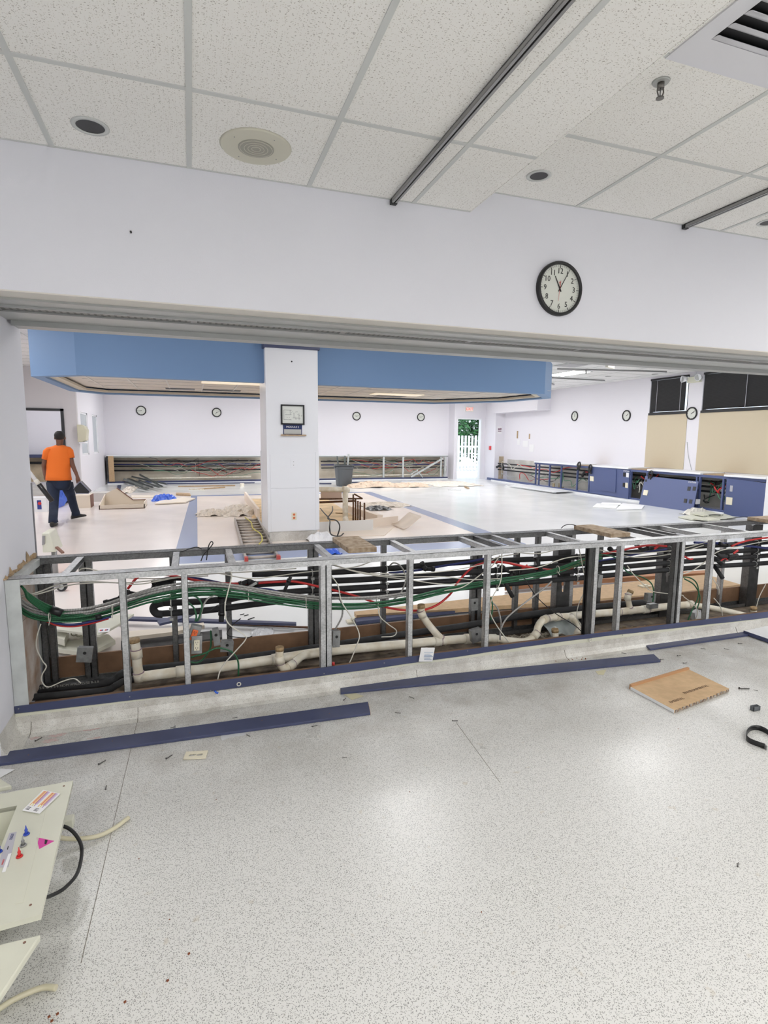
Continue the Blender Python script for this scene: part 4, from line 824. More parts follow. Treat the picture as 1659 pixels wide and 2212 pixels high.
jbox(725, 1378, 3.62, .024, .055, -.05, 'grey electrical box with round hole on the double front post'); jbox(1022, 1304, 3.8, .028, .045, 0, 'grey electrical box on the middle rear post'); jbox(1027, 1371, 3.62, .042, .048, .2, 'tilted grey box with red rim hanging left of the middle post')
jbox(1292, 1254, 3.7, .018, .05, -.1, 'narrow grey box beside the right double post', hole=False); jbox(1403, 1290, 3.75, .042, .036, -.08, 'grey square box hanging from green cables at right'); jbox(1503, 1328, 3.62, .034, .038, .3, 'box wrapped in crumpled clear plastic at the last post', m_=M_clear, hole=False); jbox(1408, 1308, 3.8, .045, .02, 0, 'dusty grey bracket under the hanging box', hole=False)
def recept(u, v, y, rot, m_, lab):
    c = at(u, v, y=y); t = thing('receptacle', lab, 'outlet', tuple(c-Vector((0, 0, .06)))); ax = Vector((math.cos(rot), 0, math.sin(rot))); az = Vector((-math.sin(rot), 0, math.cos(rot)))
    MB().obox(c+Vector((0, .03, 0)), ax, (0, 1, 0), az, .032, .026, .056).build('box', M_box, t, bevel=.002); yf_ = MB().obox(c, ax, (0, 1, 0), az, .017, .006, .034).build('yoke_face', m_, t, bevel=.003); MB().obox(c+Vector((0, .006, 0)), ax, (0, 1, 0), az, .011, .001, .052).build('strap', M_alu, t)
    for s in (-1, 1):
        for k in (-1, 1): MB().obox(c-Vector((0, .0065, 0))+az*s*.018+ax*k*.006+az*.003, ax, (0, 1, 0), az, .0012, .001, .005).build('slot', M_black, yf_)
        MB().cyl(c-Vector((0, .0075, 0))+az*(s*.018-.008), c-Vector((0, .0055, 0))+az*(s*.018-.008), .0025, 8).build('ground_hole', M_black, yf_)
recept(419, 1372, 3.53, -.35, M_orp, 'orange receptacle hanging loose beside the second front post'); recept(425, 1394, 3.51, -.05, M_ivory, 'ivory receptacle hanging just below the orange one')
# paper label, washers
c = at(922, 1414, y=YF-.03); t = thing('paper_tag', 'white printed card leaning on the navy strip below the lone post', 'card', tuple(c-Vector((0, 0, .05))))
MB().obox(c, (1, 0, -.12), (0, 1, .1), (.12, -.1, 1), .052, .001, .052).build('card', M_paper, t)
q = MB()
for k in range(8): q.obox(c+Vector((.004+.004*(k % 3), -.003+.0013, .034-.010*k)), (1, 0, -.12), (0, 1, .1), (.12, -.1, 1), .022+.012*((k*7) % 3)/2, .0012, .0016)
q.build('print_lines', mat('blue grey print', (.25, .33, .48), .6), t)
for u, v, l in ((516, 1478, 'pale washer hook on the skirting below the trap'), (1275, 1383, 'pale washer hook on the skirting below the right double post')):
    c = at(u, v, y=YF-.02); tag(MB().tube([c+Vector((.011*math.cos(a*PI/8), 0, .011*math.sin(a*PI/8))) for a in range(17)], .0035, 6).build('washer_hook', M_cab), l, 'hook')
c = at(720, 1434, y=3.5); tag(MB().cyl(c-Vector((0, 0, .012)), c+Vector((0, 0, .01)), .010, 10).build('red_plug', M_red), 'small red cap at the foot of the double front post', 'cap')
# ================================================================== OUTSIDE THE EXIT DOOR
struct('ground', MB().box(2, 30, 22.05, 45, -.12, -.01), mat('bright concrete', (.95, .95, .95), .8), 'bright concrete apron outside the exit door', 'ground')
fe = thing('picket_fence', 'white picket fence seen through the exit door', 'fence', (14, 27, 0)); M_pick = mat('white vinyl picket', (.66, .68, .70), .5)
for k in range(30): x = 11.2+k*.20; MB().box(x, x+.125, 27, 27.03, .02, 1.88).build('picket', M_pick, fe, bevel=.01)
for z in (.25, 1.25): MB().box(11.1, 17.2, 27.03, 27.07, z, z+.09).build('fence_rail', M_pick, fe)
M_leaf = mat('sunlit foliage', (.06, .22, .07), .6, var=.75, vs=5)
for k, (x, y, h, l) in enumerate(((13.6, 29.5, 3.8, 'left'), (16.8, 30.2, 4.3, 'right'))):
    t = thing('leafy_tree', 'green leafy tree above the fence outside the door, the %s one' % l, 'tree', (x, y, 0)); r_ = random.Random(k)
    MB().tube([(x, y, 0), (x+.1, y, 1.2), (x, y, 2.2)], .08, 8).build('trunk', M_brown, t); mb = MB()
    for i in range(2600):
        a, b, q = r_.uniform(0, 2*PI), r_.uniform(-1, 1), r_.random()**.4; c_ = math.sqrt(1-b*b)
        p_ = Vector((x+1.75*q*c_*math.cos(a), y+1.0*q*c_*math.sin(a), h*.5+2.0*q*b)); d1_ = Vector((r_.gauss(0, 1), r_.gauss(0, 1), r_.gauss(0, 1))).normalized(); d2_ = d1_.orthogonal().normalized(); s_ = .10+.09*r_.random()
        vs = [mb.bm.verts.new(p_+d1_*s_), mb.bm.verts.new(p_+d2_*s_*.5), mb.bm.verts.new(p_-d1_*s_), mb.bm.verts.new(p_-d2_*s_*.5)]; mb.bm.faces.new(vs)
    mb.build('crown', M_leaf, t)
# exit signs
def exit_sign(c, ax, n, lab, w=.17, h=.095):
    t = thing('exit_sign', lab, 'exit sign', tuple(c)); ax = Vector(ax); n = Vector(n)
    MB().obox(c, ax, n, (0, 0, 1), w, .03, h).build('housing', mat('sign housing', (.75, .72, .62), .5), t, bevel=.004)
    MB().obox(c+n*.031, ax, n, (0, 0, 1), w-.015, .002, h-.015).build('panel', mat('sign face', (.9, .85, .8), .5, emit=(1, .8, .7), es=.15), t)
    text('lettering', 'EXIT', h*1.75, mat('exit red', (.8, .05, .03), .5, emit=(1, .06, .03), es=.6), c+n*.034, ax, (0, 0, 1), t, .001, .95)
c = at(1014, 884, y=YD-.04); exit_sign(c, (1, 0, 0), (0, -1, 0), 'lit red exit sign above the open exit door')
c = at(1318, 785, z=ZF-.12); exit_sign(c, Vector((.86, .5, 0)), Vector((.5, -.86, 0)), 'red exit sign hanging from the ceiling right of the soffit', .2, .1)
MB().box(c.x-.03, c.x+.03, c.y-.03, c.y+.03, c.z+.1, ZF).build('canopy', M_white, [o for o in C.objects if o.name.startswith('exit_sign')][-1])
# far corner fittings
M_rw = mat('red alarm', (.7, .05, .06), .4)
c = at(1061, 968, y=20.5); c.x = XA+.0; c = Vector((XA-.02, 20.9, c.z)); tag(MB().box(c.x-.03, c.x+.02, 20.8, 20.92, c.z-.08, c.z+.08).build('fire_alarm', M_rw, bevel=.006), 'red fire alarm pull station beside the exit door', 'alarm')
c = at(1079, 929, y=20.5); t = thing('wall_notice', 'small posted notice with dark print right of the exit door', 'notice', (c.x, 20.48, c.z)); MB().box(c.x-.10, c.x+.10, 20.488, 20.5, c.z-.15, c.z+.15).build('sheet', M_paper, t); MB().box(c.x-.08, c.x+.02, 20.484, 20.488, c.z+.0, c.z+.07).box(c.x+.03, c.x+.08, 20.484, 20.488, c.z+.0, c.z+.09).box(c.x-.08, c.x+.08, 20.484, 20.488, c.z-.06, c.z-.03).build('print', mat('notice print', (.25, .15, .2), .6), t)
def patch(u0, v0, u1, v1, plane, val, m_, name, lab, cat, th=.01):
    a = at(u0, v0, **{plane: val}); b = at(u1, v1, **{plane: val}); lo = [min(a[i], b[i]) for i in range(3)]; hi = [max(a[i], b[i]) for i in range(3)]
    i = 'xyz'.index(plane); lo[i] = val-th; hi[i] = val-.0005
    return tag(MB().box(lo[0], hi[0], lo[1], hi[1], lo[2], hi[2]).build(name, m_), lab, cat)
M_tanp = mat('exposed tan board', (.58, .47, .32), .8, var=.25, vs=5)
patch(1094, 898, 1104, 946, 'y', 20.5, M_tanp, 'exposed_board', 'tan strip of exposed board high in the far right corner', 'board'); patch(1078, 986, 1098, 1034, 'y', 20.5, M_tanp, 'exposed_board', 'tan exposed board low beside the exit door', 'board')
for u0, v0, u1, v1, l in ((1118, 950, 1123, 961, 'small printed sheet on the right wall, leftmost'), (1130, 952, 1141, 965, 'faint square paper on the right wall, middle one'), (1144, 960, 1153, 976, 'curled printed sheet on the right wall above the bench')): patch(u0, v0, u1, v1, 'x', XR, M_paper, 'posted_sheet', l, 'paper')
for u0, v0, u1, v1, l in ((1117, 931, 1119, 947, 'dark scratch strip on the right wall, left one'), (1143, 937, 1145, 948, 'dark scratch strip on the right wall, right one')): patch(u0, v0, u1, v1, 'x', XR, M_wood, 'adhesive_strip', l, 'strip')
# emergency light on the window pier
c = at(1503, 818, x=XR); t = thing('emergency_light', 'twin head emergency light on the pier between the dark windows', 'emergency light', (XR, c.y, c.z))
MB().box(XR-.09, XR, c.y-.19, c.y+.19, c.z-.10, c.z+.05).build('housing', mat('emergency beige', (.66, .66, .54), .5), t, bevel=.01)
for s in (-1, 1):
    l_ = MB().cyl((XR-.20, c.y+s*.24, c.z), (XR-.06, c.y+s*.2, c.z+.01), .085, 18, .05).build('lamp_head', M_white, t); MB().cyl((XR-.205, c.y+s*.243, c.z), (XR-.2, c.y+s*.24, c.z), .07, 18).build('lens', M_alu, l_)
MB().cyl((XR-.01, c.y, c.z+.05), (XR-.01, c.y, ZF), .012, 8).build('conduit', M_white, t)
a = at(1484, 955, x=XR-.01); b = at(1494, 1016, x=XR-.01); tag(MB().tube(spline([a, (a+b)/2+Vector((0, .03, 0)), b], 4), .006, 6).build('cord', M_alu), 'thin grey cord hanging down the pier between the windows', 'cord')
# ceiling bits of the large room
for k, (u, v, l, w_) in enumerate(((1236, 788, 'dark return air grille on the ceiling right of the soffit', .30),)):
    c = at(u, v, z=ZF); t = thing('ceiling_vent', l, 'vent', (c.x, c.y, ZF)); MB().box(c.x-.33, c.x+.33, c.y-.33, c.y+.33, ZF-.012, ZF-.0).build('frame', M_alu, t); MB().box(c.x-.25, c.x+.25, c.y-.25, c.y+.25, ZF-.016, ZF-.011).build('grille', M_alud, t)
for (a, b, l) in (((1190, 816), (1306, 822), 'far grey curtain track on the large room ceiling'), ((1204, 797), (1440, 803), 'nearer grey curtain track on the large room ceiling'), ((1190, 828), (1197, 831), 'short curtain track stub on the large room ceiling, the farthest')):
    A, B = at(*a, z=ZF-.02), at(*b, z=ZF-.02); tag(MB().beam(A, B, .03, .03).build('curtain_track', M_alud), l, 'track')
for u, v, l in ((1314, 813, 'small dark downlight hole in the far ceiling, the left one'), (1451, 797, 'small dark downlight hole in the far ceiling, nearest the windows'), (1415, 808, 'small dark downlight hole in the far ceiling, the farthest')):
    c = at(u, v, z=ZF); tag(MB().cyl((c.x, c.y, ZF-.006), (c.x, c.y, ZF), .08, 20).build('recessed_can', M_alud), l, 'ceiling hole')
c = at(1266, 803, z=ZF-.04); tag(MB().cyl((c.x, c.y, ZF-.09), (c.x, c.y, ZF), .02, 10).build('sprinkler_head', M_alud), 'small sprinkler head beside the lit far troffer', 'sprinkler')
# ================================================================== FAR WALL OPEN HALF-WALLS
M_gal2 = mat('far galvanised', (.36, .38, .38), .4, .5)
def half_wall(u0, u1, lab, wood, yw=YFAR, yf=21.45, posts=(), right=False, zt_=.985):
    x0, x1 = at(u0, 985, y=yf).x, at(u1, 985, y=yf).x
    t = thing('stripped_half_wall', lab, 'half wall', ((x0+x1)/2, yf, 0))
    MB().box(x0, x1, yw-.012, yw, .08, zt_).build('back_board', mat('scraped wallboard', (.74, .70, .60), .85, var=.5, vs=1.3, col2=(.50, .43, .33)), t)
    MB().box(x0, x1, yf, yw-.012, zt_, zt_+.018).build('top_ledge', M_white, t); MB().box(x0, x1, yf, yf+.05, zt_-.05, zt_).build('top_rail', M_gal2, t)
    MB().box(x0, x1, yf-.01, yf+.06, .03, .10).build('bottom_rail', M_navy, t); MB().box(x0, x1, yf-.02, yf+.0, .0, .04).build('cove', M_white, t)
    if wood: MB().box(x0+.06, x0+.23, yf-.01, yf+.05, .08, zt_).build('wood_post', M_mdf, t); MB().box(x0, x0+.05, yf, yw, .08, zt_).build('end_stud', M_steel, t)
    for u in posts: x = at(u, 1000, y=yf).x; MB().box(x-.035, x+.035, yf, yf+.05, .1, zt_-.05).build('post', M_galvl, t)
    return x0, x1
xL = half_wall(229, 566, 'long open half-wall of pipes and cables left of the pillar', True)
xR_ = half_wall(690, 968, 'open half-wall of pipes and studs right of the pillar', False, posts=(829, 871, 953, 962))
a, b = at(888, 1030, y=21.4), at(957, 990, y=21.4); tag(MB().beam(a, b, .05, .07).build('steel_stud', M_galvl), 'bright loose stud leaning diagonally across the right half-wall', 'stud')
c_ = at(893, 1020, y=21.38); tag(MB().beam(c_-Vector((.15, 0, .1)), c_+Vector((.2, 0, -.12))+Vector((0, 0, .2)), .04, .04).build('steel_stud', M_galvl), 'short loose stud propped at the foot of the right half-wall', 'stud')
tag(MB().beam(at(905, 1022, y=21.38), at(913, 1031, y=21.38), .04, .04).build('steel_stud', M_galvl), 'shortest loose stud beside the diagonal one', 'stud')
mb = MB(); 
for (x0, x1), side in ((xL, 'left of'), (xR_, 'right of')):
    for i, z in enumerate((.80, .68, .62, .47) if side == 'left of' else (.76, .62, .50)):
        tag(MB().tube([(x0+.12, 21.75-.04*i, z), ((x0+x1)/2, 21.75-.04*i, z-.01), (x1-.05, 21.75-.04*i, z)], .022 if i < 3 else .028, 8).build('service_pipe', M_rub if i != 1 else M_bluec), ('topmost', 'second', 'third', 'lowest')[i]+' dark pipe along the half-wall '+side+' the pillar', 'pipe')
    tag(MB().tube([(x0+.9, 21.6, .17), ((x0+x1)/2, 21.6, .18), (x1-.4, 21.6, .20)], .035, 10).build('drain_pipe', M_pvc), 'white drain pipe low in the half-wall '+side+' the pillar', 'pipe')
def tangle(x0, x1, z0, z1, y0, y1, n, seed, where, axis='x', r=.0075):
    r_ = random.Random(seed); ms = [(M_cgrn, 'green'), (M_red, 'red'), (M_cgry, 'silver'), (M_cab, 'off-white'), (M_black, 'black')]; cnt = {}
    for k in range(n):
        m_, nm = ms[k % 5]; a = r_.uniform(x0, x0+(x1-x0)*.75); b = min(x1, a+r_.uniform(.25, .7)*(x1-x0)); pts = []; n_ = 7; zA = r_.uniform(z0+.2, z1)
        for i in range(n_):
            t_ = i/(n_-1); z = min(z1, max(z0, zA-.30*math.sin(PI*t_)*r_.uniform(.2, 1)+r_.uniform(-.07, .07))); y = r_.uniform(y0, y1); q = a+(b-a)*t_+r_.uniform(-.05, .05)
            pts.append((q, y, z) if axis == 'x' else (y, q, z))
        if k % 3 == 0: e = pts[-1]; pts += [(e[0], e[1], max(z0, e[2]-.25)), (e[0]+.02, e[1]+.05, z0+.02)]
        tag(MB().tube(spline(pts, 4), r*(1.2 if nm == 'red' else 1), 5).build('cable', m_ if nm not in ('green', 'silver') else (mat('far green cable', (.08, .22, .13), .5) if nm == 'green' else M_alu)), nm+' cable in the tangle '+where, 'cable', nm+' cables '+where)
tangle(xL[0]+.3, xL[1], .22, .93, 21.48, 21.7, 20, 21, 'of the half-wall left of the pillar'); tangle(xR_[0]+.2, xR_[1]-.1, .2, .93, 21.48, 21.7, 18, 22, 'of the half-wall right of the pillar')
tag(MB().tube([(XL2+.2, YFAR-.1, .75), (-4, YFAR-.1, .74), (XG-.2, YFAR-.1, .75)], .04, 8).build('service_pipe', M_rub), 'dark pipe seen low through the black framed opening', 'pipe')
tag(MB().box(XL2, XG-.15, YFAR-.3, YFAR, .93, 1.03).build('rail_cap', M_navy), 'blue rail cap seen through the black framed opening', 'rail'); tag(MB().box(XL2, XG-.15, YFAR-.02, YFAR, .1, .93).build('wallboard_remnant', M_tanp), 'tan scraped board seen through the black framed opening', 'wallboard')
# ================================================================== RIGHT WALL BENCH WITH BLUE PANELS
XB = 11.55
yB = lambda u, v=1005: at(u, v, x=XB).y
bw_ = thing('bench_frame', 'long navy steel frame of the stripped bench along the right wall', 'bench frame', (11.8, 12.5, 0))
y0b, y1b, zb_ = yB(1657, 1040), yB(1155, 994), .88
MB().box(XB, XB+.05, y0b, y1b, zb_-.06, zb_).build('top_rail', M_navy2, bw_); MB().box(XB, XB+.05, y0b, y1b, .04, .10).build('bottom_rail', M_navy2, bw_)
MB().box(XB-.02, XB, y0b-.2, y1b+3, 0, .05).build('cove', M_white, bw_)
for u in (1156, 1163, 1186, 1211, 1246, 1272, 1362, 1397, 1505, 1512, 1563): y = yB(u, 1030); MB().box(XB, XB+.05, y-.02, y+.02, .1, zb_-.06).build('post', M_navy2, bw_)
MB().box(XR-.03, XR, y0b, y1b+3, .05, zb_).build('back_board', mat('dusty grey board', (.70, .68, .63), .85, var=.25, vs=2), bw_)
MB().box(XB-.0, XB+.05, y1b, 20.5, .03, .12).build('floor_plate', M_navy2, bw_)
for a, b, l in ((1155, 1246, 'white worktop left on the bench, the farthest one'), (1274, 1360, 'white worktop above the hinged blue panel'), (1400, 1515, 'white worktop above the tilted blue panel'), (1567, 1658, 'white worktop at the near end of the bench')):
    ya, yb_ = yB(a, 1000 if a < 1300 else 1020), yB(b, 1005 if a < 1300 else 1030); tag(MB().box(XB-.04, XR, yb_, ya, zb_+.001, zb_+.045).build('worktop', M_white, bevel=.004), l, 'worktop')
for a, b, l in ((1246, 1274, 'first'), (1360, 1400, 'second'), (1515, 1567, 'third')):
    ya, yb_ = yB(a, 1008), yB(b, 1015); tag(MB().box(XB+.05, XR-.05, yb_+.02, ya-.02, zb_+.0, zb_+.02).build('rough_board', M_wood), 'raw tan board in the '+l+' gap between the white worktops', 'board')
def panel(corners, lab, th=.022, cut=None):
    P = [at(u, v, x=x) for u, v, x in corners]; c = sum(P, Vector())/4; t = thing('cladding_board', lab, 'panel', (c.x, c.y, min(p_.z for p_ in P)))
    n = (P[1]-P[0]).cross(P[3]-P[0]).normalized(); n = n if n.x < 0 else -n
    MB().prism([p_-n*0 for p_ in P], -n*th).build('board', M_navy2, t); return t, P, n
def on(P, a, b): return P[0]*(1-a)*(1-b)+P[1]*a*(1-b)+P[2]*a*b+P[3]*(1-a)*b
def deco(t, P, n, a0, b0, a1, b1, m_, name, h=.006, lab=None):
    q = [on(P, a0, b0)+n*.001, on(P, a1, b0)+n*.001, on(P, a1, b1)+n*.001, on(P, a0, b1)+n*.001]; o = MB().prism(q, n*h).build(name, m_, t)
    if lab: o['label'] = lab
    return o
tA, PA, nA = panel([(1274, 1006, XB-.03), (1360, 1016, XB-.03), (1357, 1078, XB-.03), (1273, 1064, XB-.03)], 'navy bench panel with a hinged access door and open slots')
deco(tA, PA, nA, .33, .03, .70, .84, M_navy2, 'access_door', .022); deco(tA, PA, nA, .02, .38, .12, .56, M_ivory, 'outlet_cover', .012); deco(tA, PA, nA, .86, .10, .92, .24, M_black, 'slot'); deco(tA, PA, nA, .93, .09, .99, .25, M_white, 'cover_plate'); deco(tA, PA, nA, .86, .46, .92, .60, M_black, 'slot'); deco(tA, PA, nA, .92, .44, .98, .62, M_ivory, 'outlet_cover')
tB, PB, nB = panel([(1394, 1028, XB-.06), (1509, 1040, XB-.06), (1496, 1107, XB-.32), (1380, 1090, XB-.32)], 'navy bench panel pulled loose and leaning forward from the bench')
deco(tB, PB, nB, .04, .48, .13, .66, M_ivory, 'outlet_cover', .012); deco(tB, PB, nB, .02, .12, .05, .2, M_black, 'slot')
for a, b in ((.84, .20), (.93, .18), (.82, .60), (.91, .60)): deco(tB, PB, nB, a, b, a+.05, b+.13, M_black, 'slot')
tC, PC, nC = panel([(1570, 1033, XB-.03), (1658, 1044, XB-.03), (1649, 1121, XB-.03), (1563, 1113, XB-.03)], 'navy bench panel at the near end of the bench')
deco(tC, PC, nC, .04, .50, .20, .70, M_ivory, 'outlet_cover', .012); deco(tC, PC, nC, .11, .18, .18, .34, mat('grey insert', (.4, .4, .45), .5), 'slot')
for t, P, n, a, b in ((tA, PA, nA, .93, .045), (tB, PB, nB, .90, .055)):
    c = on(P, a, b)+n*.004; text('lettering', 'STATION', .055, M_paper, c, (P[1]-P[0]), (P[0]-P[3]).normalized(), t, .001)
tag(MB().box(XB-.05, XR, y0b-.30, y0b-.02, .0, .95).build('end_wall', M_white), 'white end wall closing the near end of the bench', 'end wall')
for u, v, l in ((1252, 1002, 'black cable knot drooping over the far bench post'), (1276, 1008, 'black cable knot at the top left of the hinged blue panel'), (1407, 1022, 'black cable knot over the tilted blue panel')):
    c = at(u, v, x=XB-.06); tag(MB().tube(spline([c+Vector((0, .08, -.2)), c+Vector((-.02, .05, .0)), c+Vector((0, 0, .05)), c+Vector((-.02, -.06, -.02)), c+Vector((-.02, -.02, -.12)), c+Vector((-.03, .03, -.06)), c+Vector((0, -.04, -.22))], 4), .024, 7).build('cable_knot', M_black), l, 'cable')
for i, z in enumerate((.70, .57, .45)): tag(MB().tube([(XR-.30, 20.4, z), (XR-.30, 15, z), (XR-.30, y0b, z)], .026, 8).build('service_pipe', M_rub), ('top', 'middle', 'bottom')[i]+' dark pipe running behind the bench on the right wall', 'pipe')
tangle(14.3, 19.8, .15, .8, XB+.2, XR-.35, 8, 31, 'behind the far open end of the bench', 'y', .012); tangle(11.7, 12.6, .25, .8, XB+.1, XR-.35, 6, 32, 'in the first bench opening', 'y', .014); tangle(9.4, 10.3, .2, .8, XB+.1, XR-.35, 6, 33, 'in the second bench opening', 'y', .014)
for y, l in ((12.1, 'black valve cluster in the first bench opening'), (9.9, 'black valve cluster in the second bench opening'), (14.7, 'black valve cluster left of the hinged blue panel'), (20.1, 'black valve cluster at the far end of the bench pipes')):
    r_ = random.Random(int(y*10)); mb = MB()
    P = [(XR-.35+r_.uniform(-.08, .08), y+.10*(k-3)+r_.uniform(-.06, .06), .62+r_.uniform(-.12, .12)) for k in range(7)]
    t = thing('valve_cluster', l, 'valve', (XR-.35, y, .5)); MB().tube(spline(P, 3), .045, 8).build('body', M_black, t); MB().obox(P[3], (1, .5, 0), (0, 1, 0), (0, 0, 1), .05, .07, .015).build('lever', M_red, t)
# ================================================================== LEFT SIDE DISPENSER
c = at(177, 937, x=XG+.08); t = thing('towel_dispenser', 'beige paper dispenser on the white side wall behind the worker', 'dispenser', (c.x, c.y, c.z-.2))
MB().loft([[(XG+d, c.y+s*.20, z) for d, s in ((0, -1), (.20+e, -.9), (.20+e, .9), (0, 1))] for z, e in ((c.z-.22, -.1), (c.z-.17, .0), (c.z+.1, .03), (c.z+.2, -.02), (c.z+.24, -.1))], smooth=False).build('body', mat('dispenser beige', (.58, .56, .42), .4), t, bevel=.01); MB().box(XG+.02, XG+.18, c.y-.17, c.y+.17, c.z-.26, c.z-.22).build('lower_lip', M_white, t)
# ================================================================== THE WORKER
def worker():
    def b(u, v, y=12.4): return at(u, v, y=y)
    feetL, feetR = at(115, 1127, z=.09), at(164, 1112, z=.09)
    t = thing('person', 'person in an orange shirt and dark jeans walking away, carrying a black case', 'person', (b(130, 1100).x, 12.45, 0))
    neck = b(129.5, 958); head = b(129, 946); top_ = b(129, 934)
    sL, sR = b(104, 969), b(148, 967); eL, eR = b(94.5, 1006, 12.42), b(156, 1003, 12.38); wL, wR = b(97, 1026, 12.62), b(166.5, 1027, 12.3); hL, hR = b(99.5, 1033, 12.66), b(169, 1037, 12.28)
    chest = b(127, 985); waist = b(127, 1015, 12.42); pel = b(128, 1042, 12.45)
    hpL, hpR = b(115, 1046, 12.43), b(143, 1046, 12.47); kL, kR = b(116.5, 1083, 12.22), b(154, 1075, 12.62)
    # continuous body by skin modifier
    J = [pel, waist, chest, neck, head, top_, sL, eL, wL, hL, sR, eR, wR, hR, hpL, kL, feetL, hpR, kR, feetR]
    Rr = [.09, .09, .095, .058, .088, .05, .055, .047, .032, .034, .055, .047, .032, .034, .05, .03, .028, .05, .03, .028]
    Ed = [(0, 1), (1, 2), (2, 3), (3, 4), (4, 5), (2, 6), (6, 7), (7, 8), (8, 9), (2, 10), (10, 11), (11, 12), (12, 13), (0, 14), (14, 15), (15, 16), (0, 17), (17, 18), (18, 19)]
    for hnd, wr, sgn in ((9, wL, -1), (13, wR, 1)):        # fingers rooted in the palm
        d = (J[hnd]-wr).normalized(); s = Vector((1, 0, 0)); s = (s-d*s.dot(d)).normalized(); n = d.cross(s)
        for k in range(4):
            r0 = J[hnd]+s*(k-1.5)*.021+d*.018; J += [r0, r0+d*(.034-.004*abs(k-1.5))+n*.012*sgn, r0+d*.050+n*.036*sgn]; i = len(J); Rr += [.0115, .0095, .0085]; Ed += [(hnd, i-3), (i-3, i-2), (i-2, i-1)]
        r0 = J[hnd]-s*.034*sgn-d*.01; J += [r0, r0+d*.035+n*.02*sgn]; i = len(J); Rr += [.0125, .0095]; Ed += [(hnd, i-2), (i-2, i-1)]
    me = bpy.data.meshes.new('body'); O = Vector(t.location); me.from_pydata([tuple(p_-O) for p_ in J], Ed, []); me.update()
    o = bpy.data.objects.new('body', me); C.objects.link(o); o.parent = t; me.materials.append(M_skin)
    sk_ = o.modifiers.new('skin', 'SKIN'); sv = me.skin_vertices[0].data
    for v_, r_ in zip(sv, Rr): v_.radius = (r_, r_); v_.use_root = False
    sv[0].use_root = True; sk_.use_smooth_shade = True; q = o.modifiers.new('sub', 'SUBSURF'); q.levels = q.render_levels = 2
    fwd = Vector((.18, .98, 0)).normalized(); sd = Vector((.98, -.18, 0))
    def ring(c, rx, ry, n=20, tilt=0): return [c+sd*rx*math.cos(2*PI*k/n)+fwd*ry*math.sin(2*PI*k/n)+Vector((0, 0, tilt*math.cos(2*PI*k/n))) for k in range(n)]
    def U(v, dx=0, dy=0): p_ = b(127+dx, v, 12.42+dy); return p_
    # shirt torso
    MB().loft([ring(U(961.5, 2), .075, .075), ring(U(963.5, 1.5), .115, .085), ring(U(965.5, .5), .180, .10), ring(U(969), .222, .12), ring(U(982), .232, .142), ring(U(998), .222, .145), ring(U(1014, -.5), .215, .150), ring(U(1028, -.5), .228, .158), ring(U(1037, 0), .238, .162)], cap=False).build('shirt', M_orange, t, solid=.006)
    for s, e, dd in ((sL, eL, -1), (sR, eR, 1)):
        d = (e-s).normalized(); a = s-d*.02-sd*dd*.03; m2 = s+(e-s)*.62; x1_ = d.orthogonal().normalized(); x2_ = d.cross(x1_)
        rg = [[p_+(x1_*math.cos(2*PI*k/16)+x2_*math.sin(2*PI*k/16))*r_ for k in range(16)] for p_, r_ in ((a-d*.015-Vector((0, 0, .02)), .045), (a+d*.01-Vector((0, 0, .012)), .066), (s+d*.06, .074), (m2, .069))]
        MB().loft(rg, cap=False).build('sleeve', M_orange, t, solid=.005)
    # jeans: pelvis and legs
    MB().loft([ring(U(1031, 0), .20, .138), ring(U(1040, .5), .218, .150), ring(U(1050, 1), .212, .150), ring(U(1058, 1.5), .17, .13)]).build('jeans_seat', M_jean, t)
    for hp, k_, f, nm in ((hpL, kL, feetL, 'l'), (hpR, kR, feetR, 'r')):
        P_ = [hp+Vector((0, 0, .04)), hp*.55+k_*.45, k_, k_*.5+f*.5, f+Vector((0, 0, .05)), f-Vector((0, 0, .015))]; rd = [.122, .105, .082, .076, .074, .080]; rg = []
        for i_, (p_, r_) in enumerate(zip(P_, rd)): rg.append([p_+sd*r_*math.cos(2*PI*a/16)+fwd*r_*1.08*math.sin(2*PI*a/16) for a in range(16)])
        MB().loft(rg).build('jeans_leg', M_jean, t)
    def shoe(c, d, up_, lift):
        d = Vector(d).normalized(); s = d.cross(Vector((0, 0, 1))).normalized(); rg = []
        for x_, w_, h_ in ((-.09, .032, .06), (-.07, .042, .10), (0, .044, .11), (.06, .046, .085), (.12, .050, .06), (.17, .042, .045), (.195, .02, .03)):
            cc = c+d*x_+Vector((0, 0, lift*(x_ if up_ else -x_))); z0 = cc.z
            rg.append([cc+s*w_*math.cos(2*PI*a/12)+Vector((0, 0, h_/2+h_/2*math.sin(2*PI*a/12))) for a in range(12)])
        MB().loft(rg).build('shoe', M_shoe, t)
    shoe(Vector((feetL.x, feetL.y-.02, .003)), (.05, 1, 0), True, 0); shoe(Vector((feetR.x, feetR.y, .02)), (.85, .5, 0), True, .12)
    # head details: hair cap, ears, nose, cap of hair
    hc = head+Vector((0, .0, .012)); MB().ell(hc+Vector((0, -.006, .030)), .094, .104, .098).build('hair', M_hair, t)
    for s in (-1, 1): MB().ell(hc+sd*s*.092+Vector((0, .02, -.015)), .014, .022, .032, 10, 8).build('ear', M_skin, t)
    MB().ell(hc+fwd*.105+Vector((0, 0, -.02)), .016, .02, .022, 10, 8).build('nose', M_skin, t); MB().ell(hc+fwd*.092+Vector((0, 0, -.06)), .026, .012, .007, 10, 6).build('mouth', M_brown, t)
    for s in (-1, 1): MB().ell(hc+fwd*.093+sd*s*.032, .013, .01, .008, 10, 6).build('eye', M_paper, t)
    return hR
hR = worker()
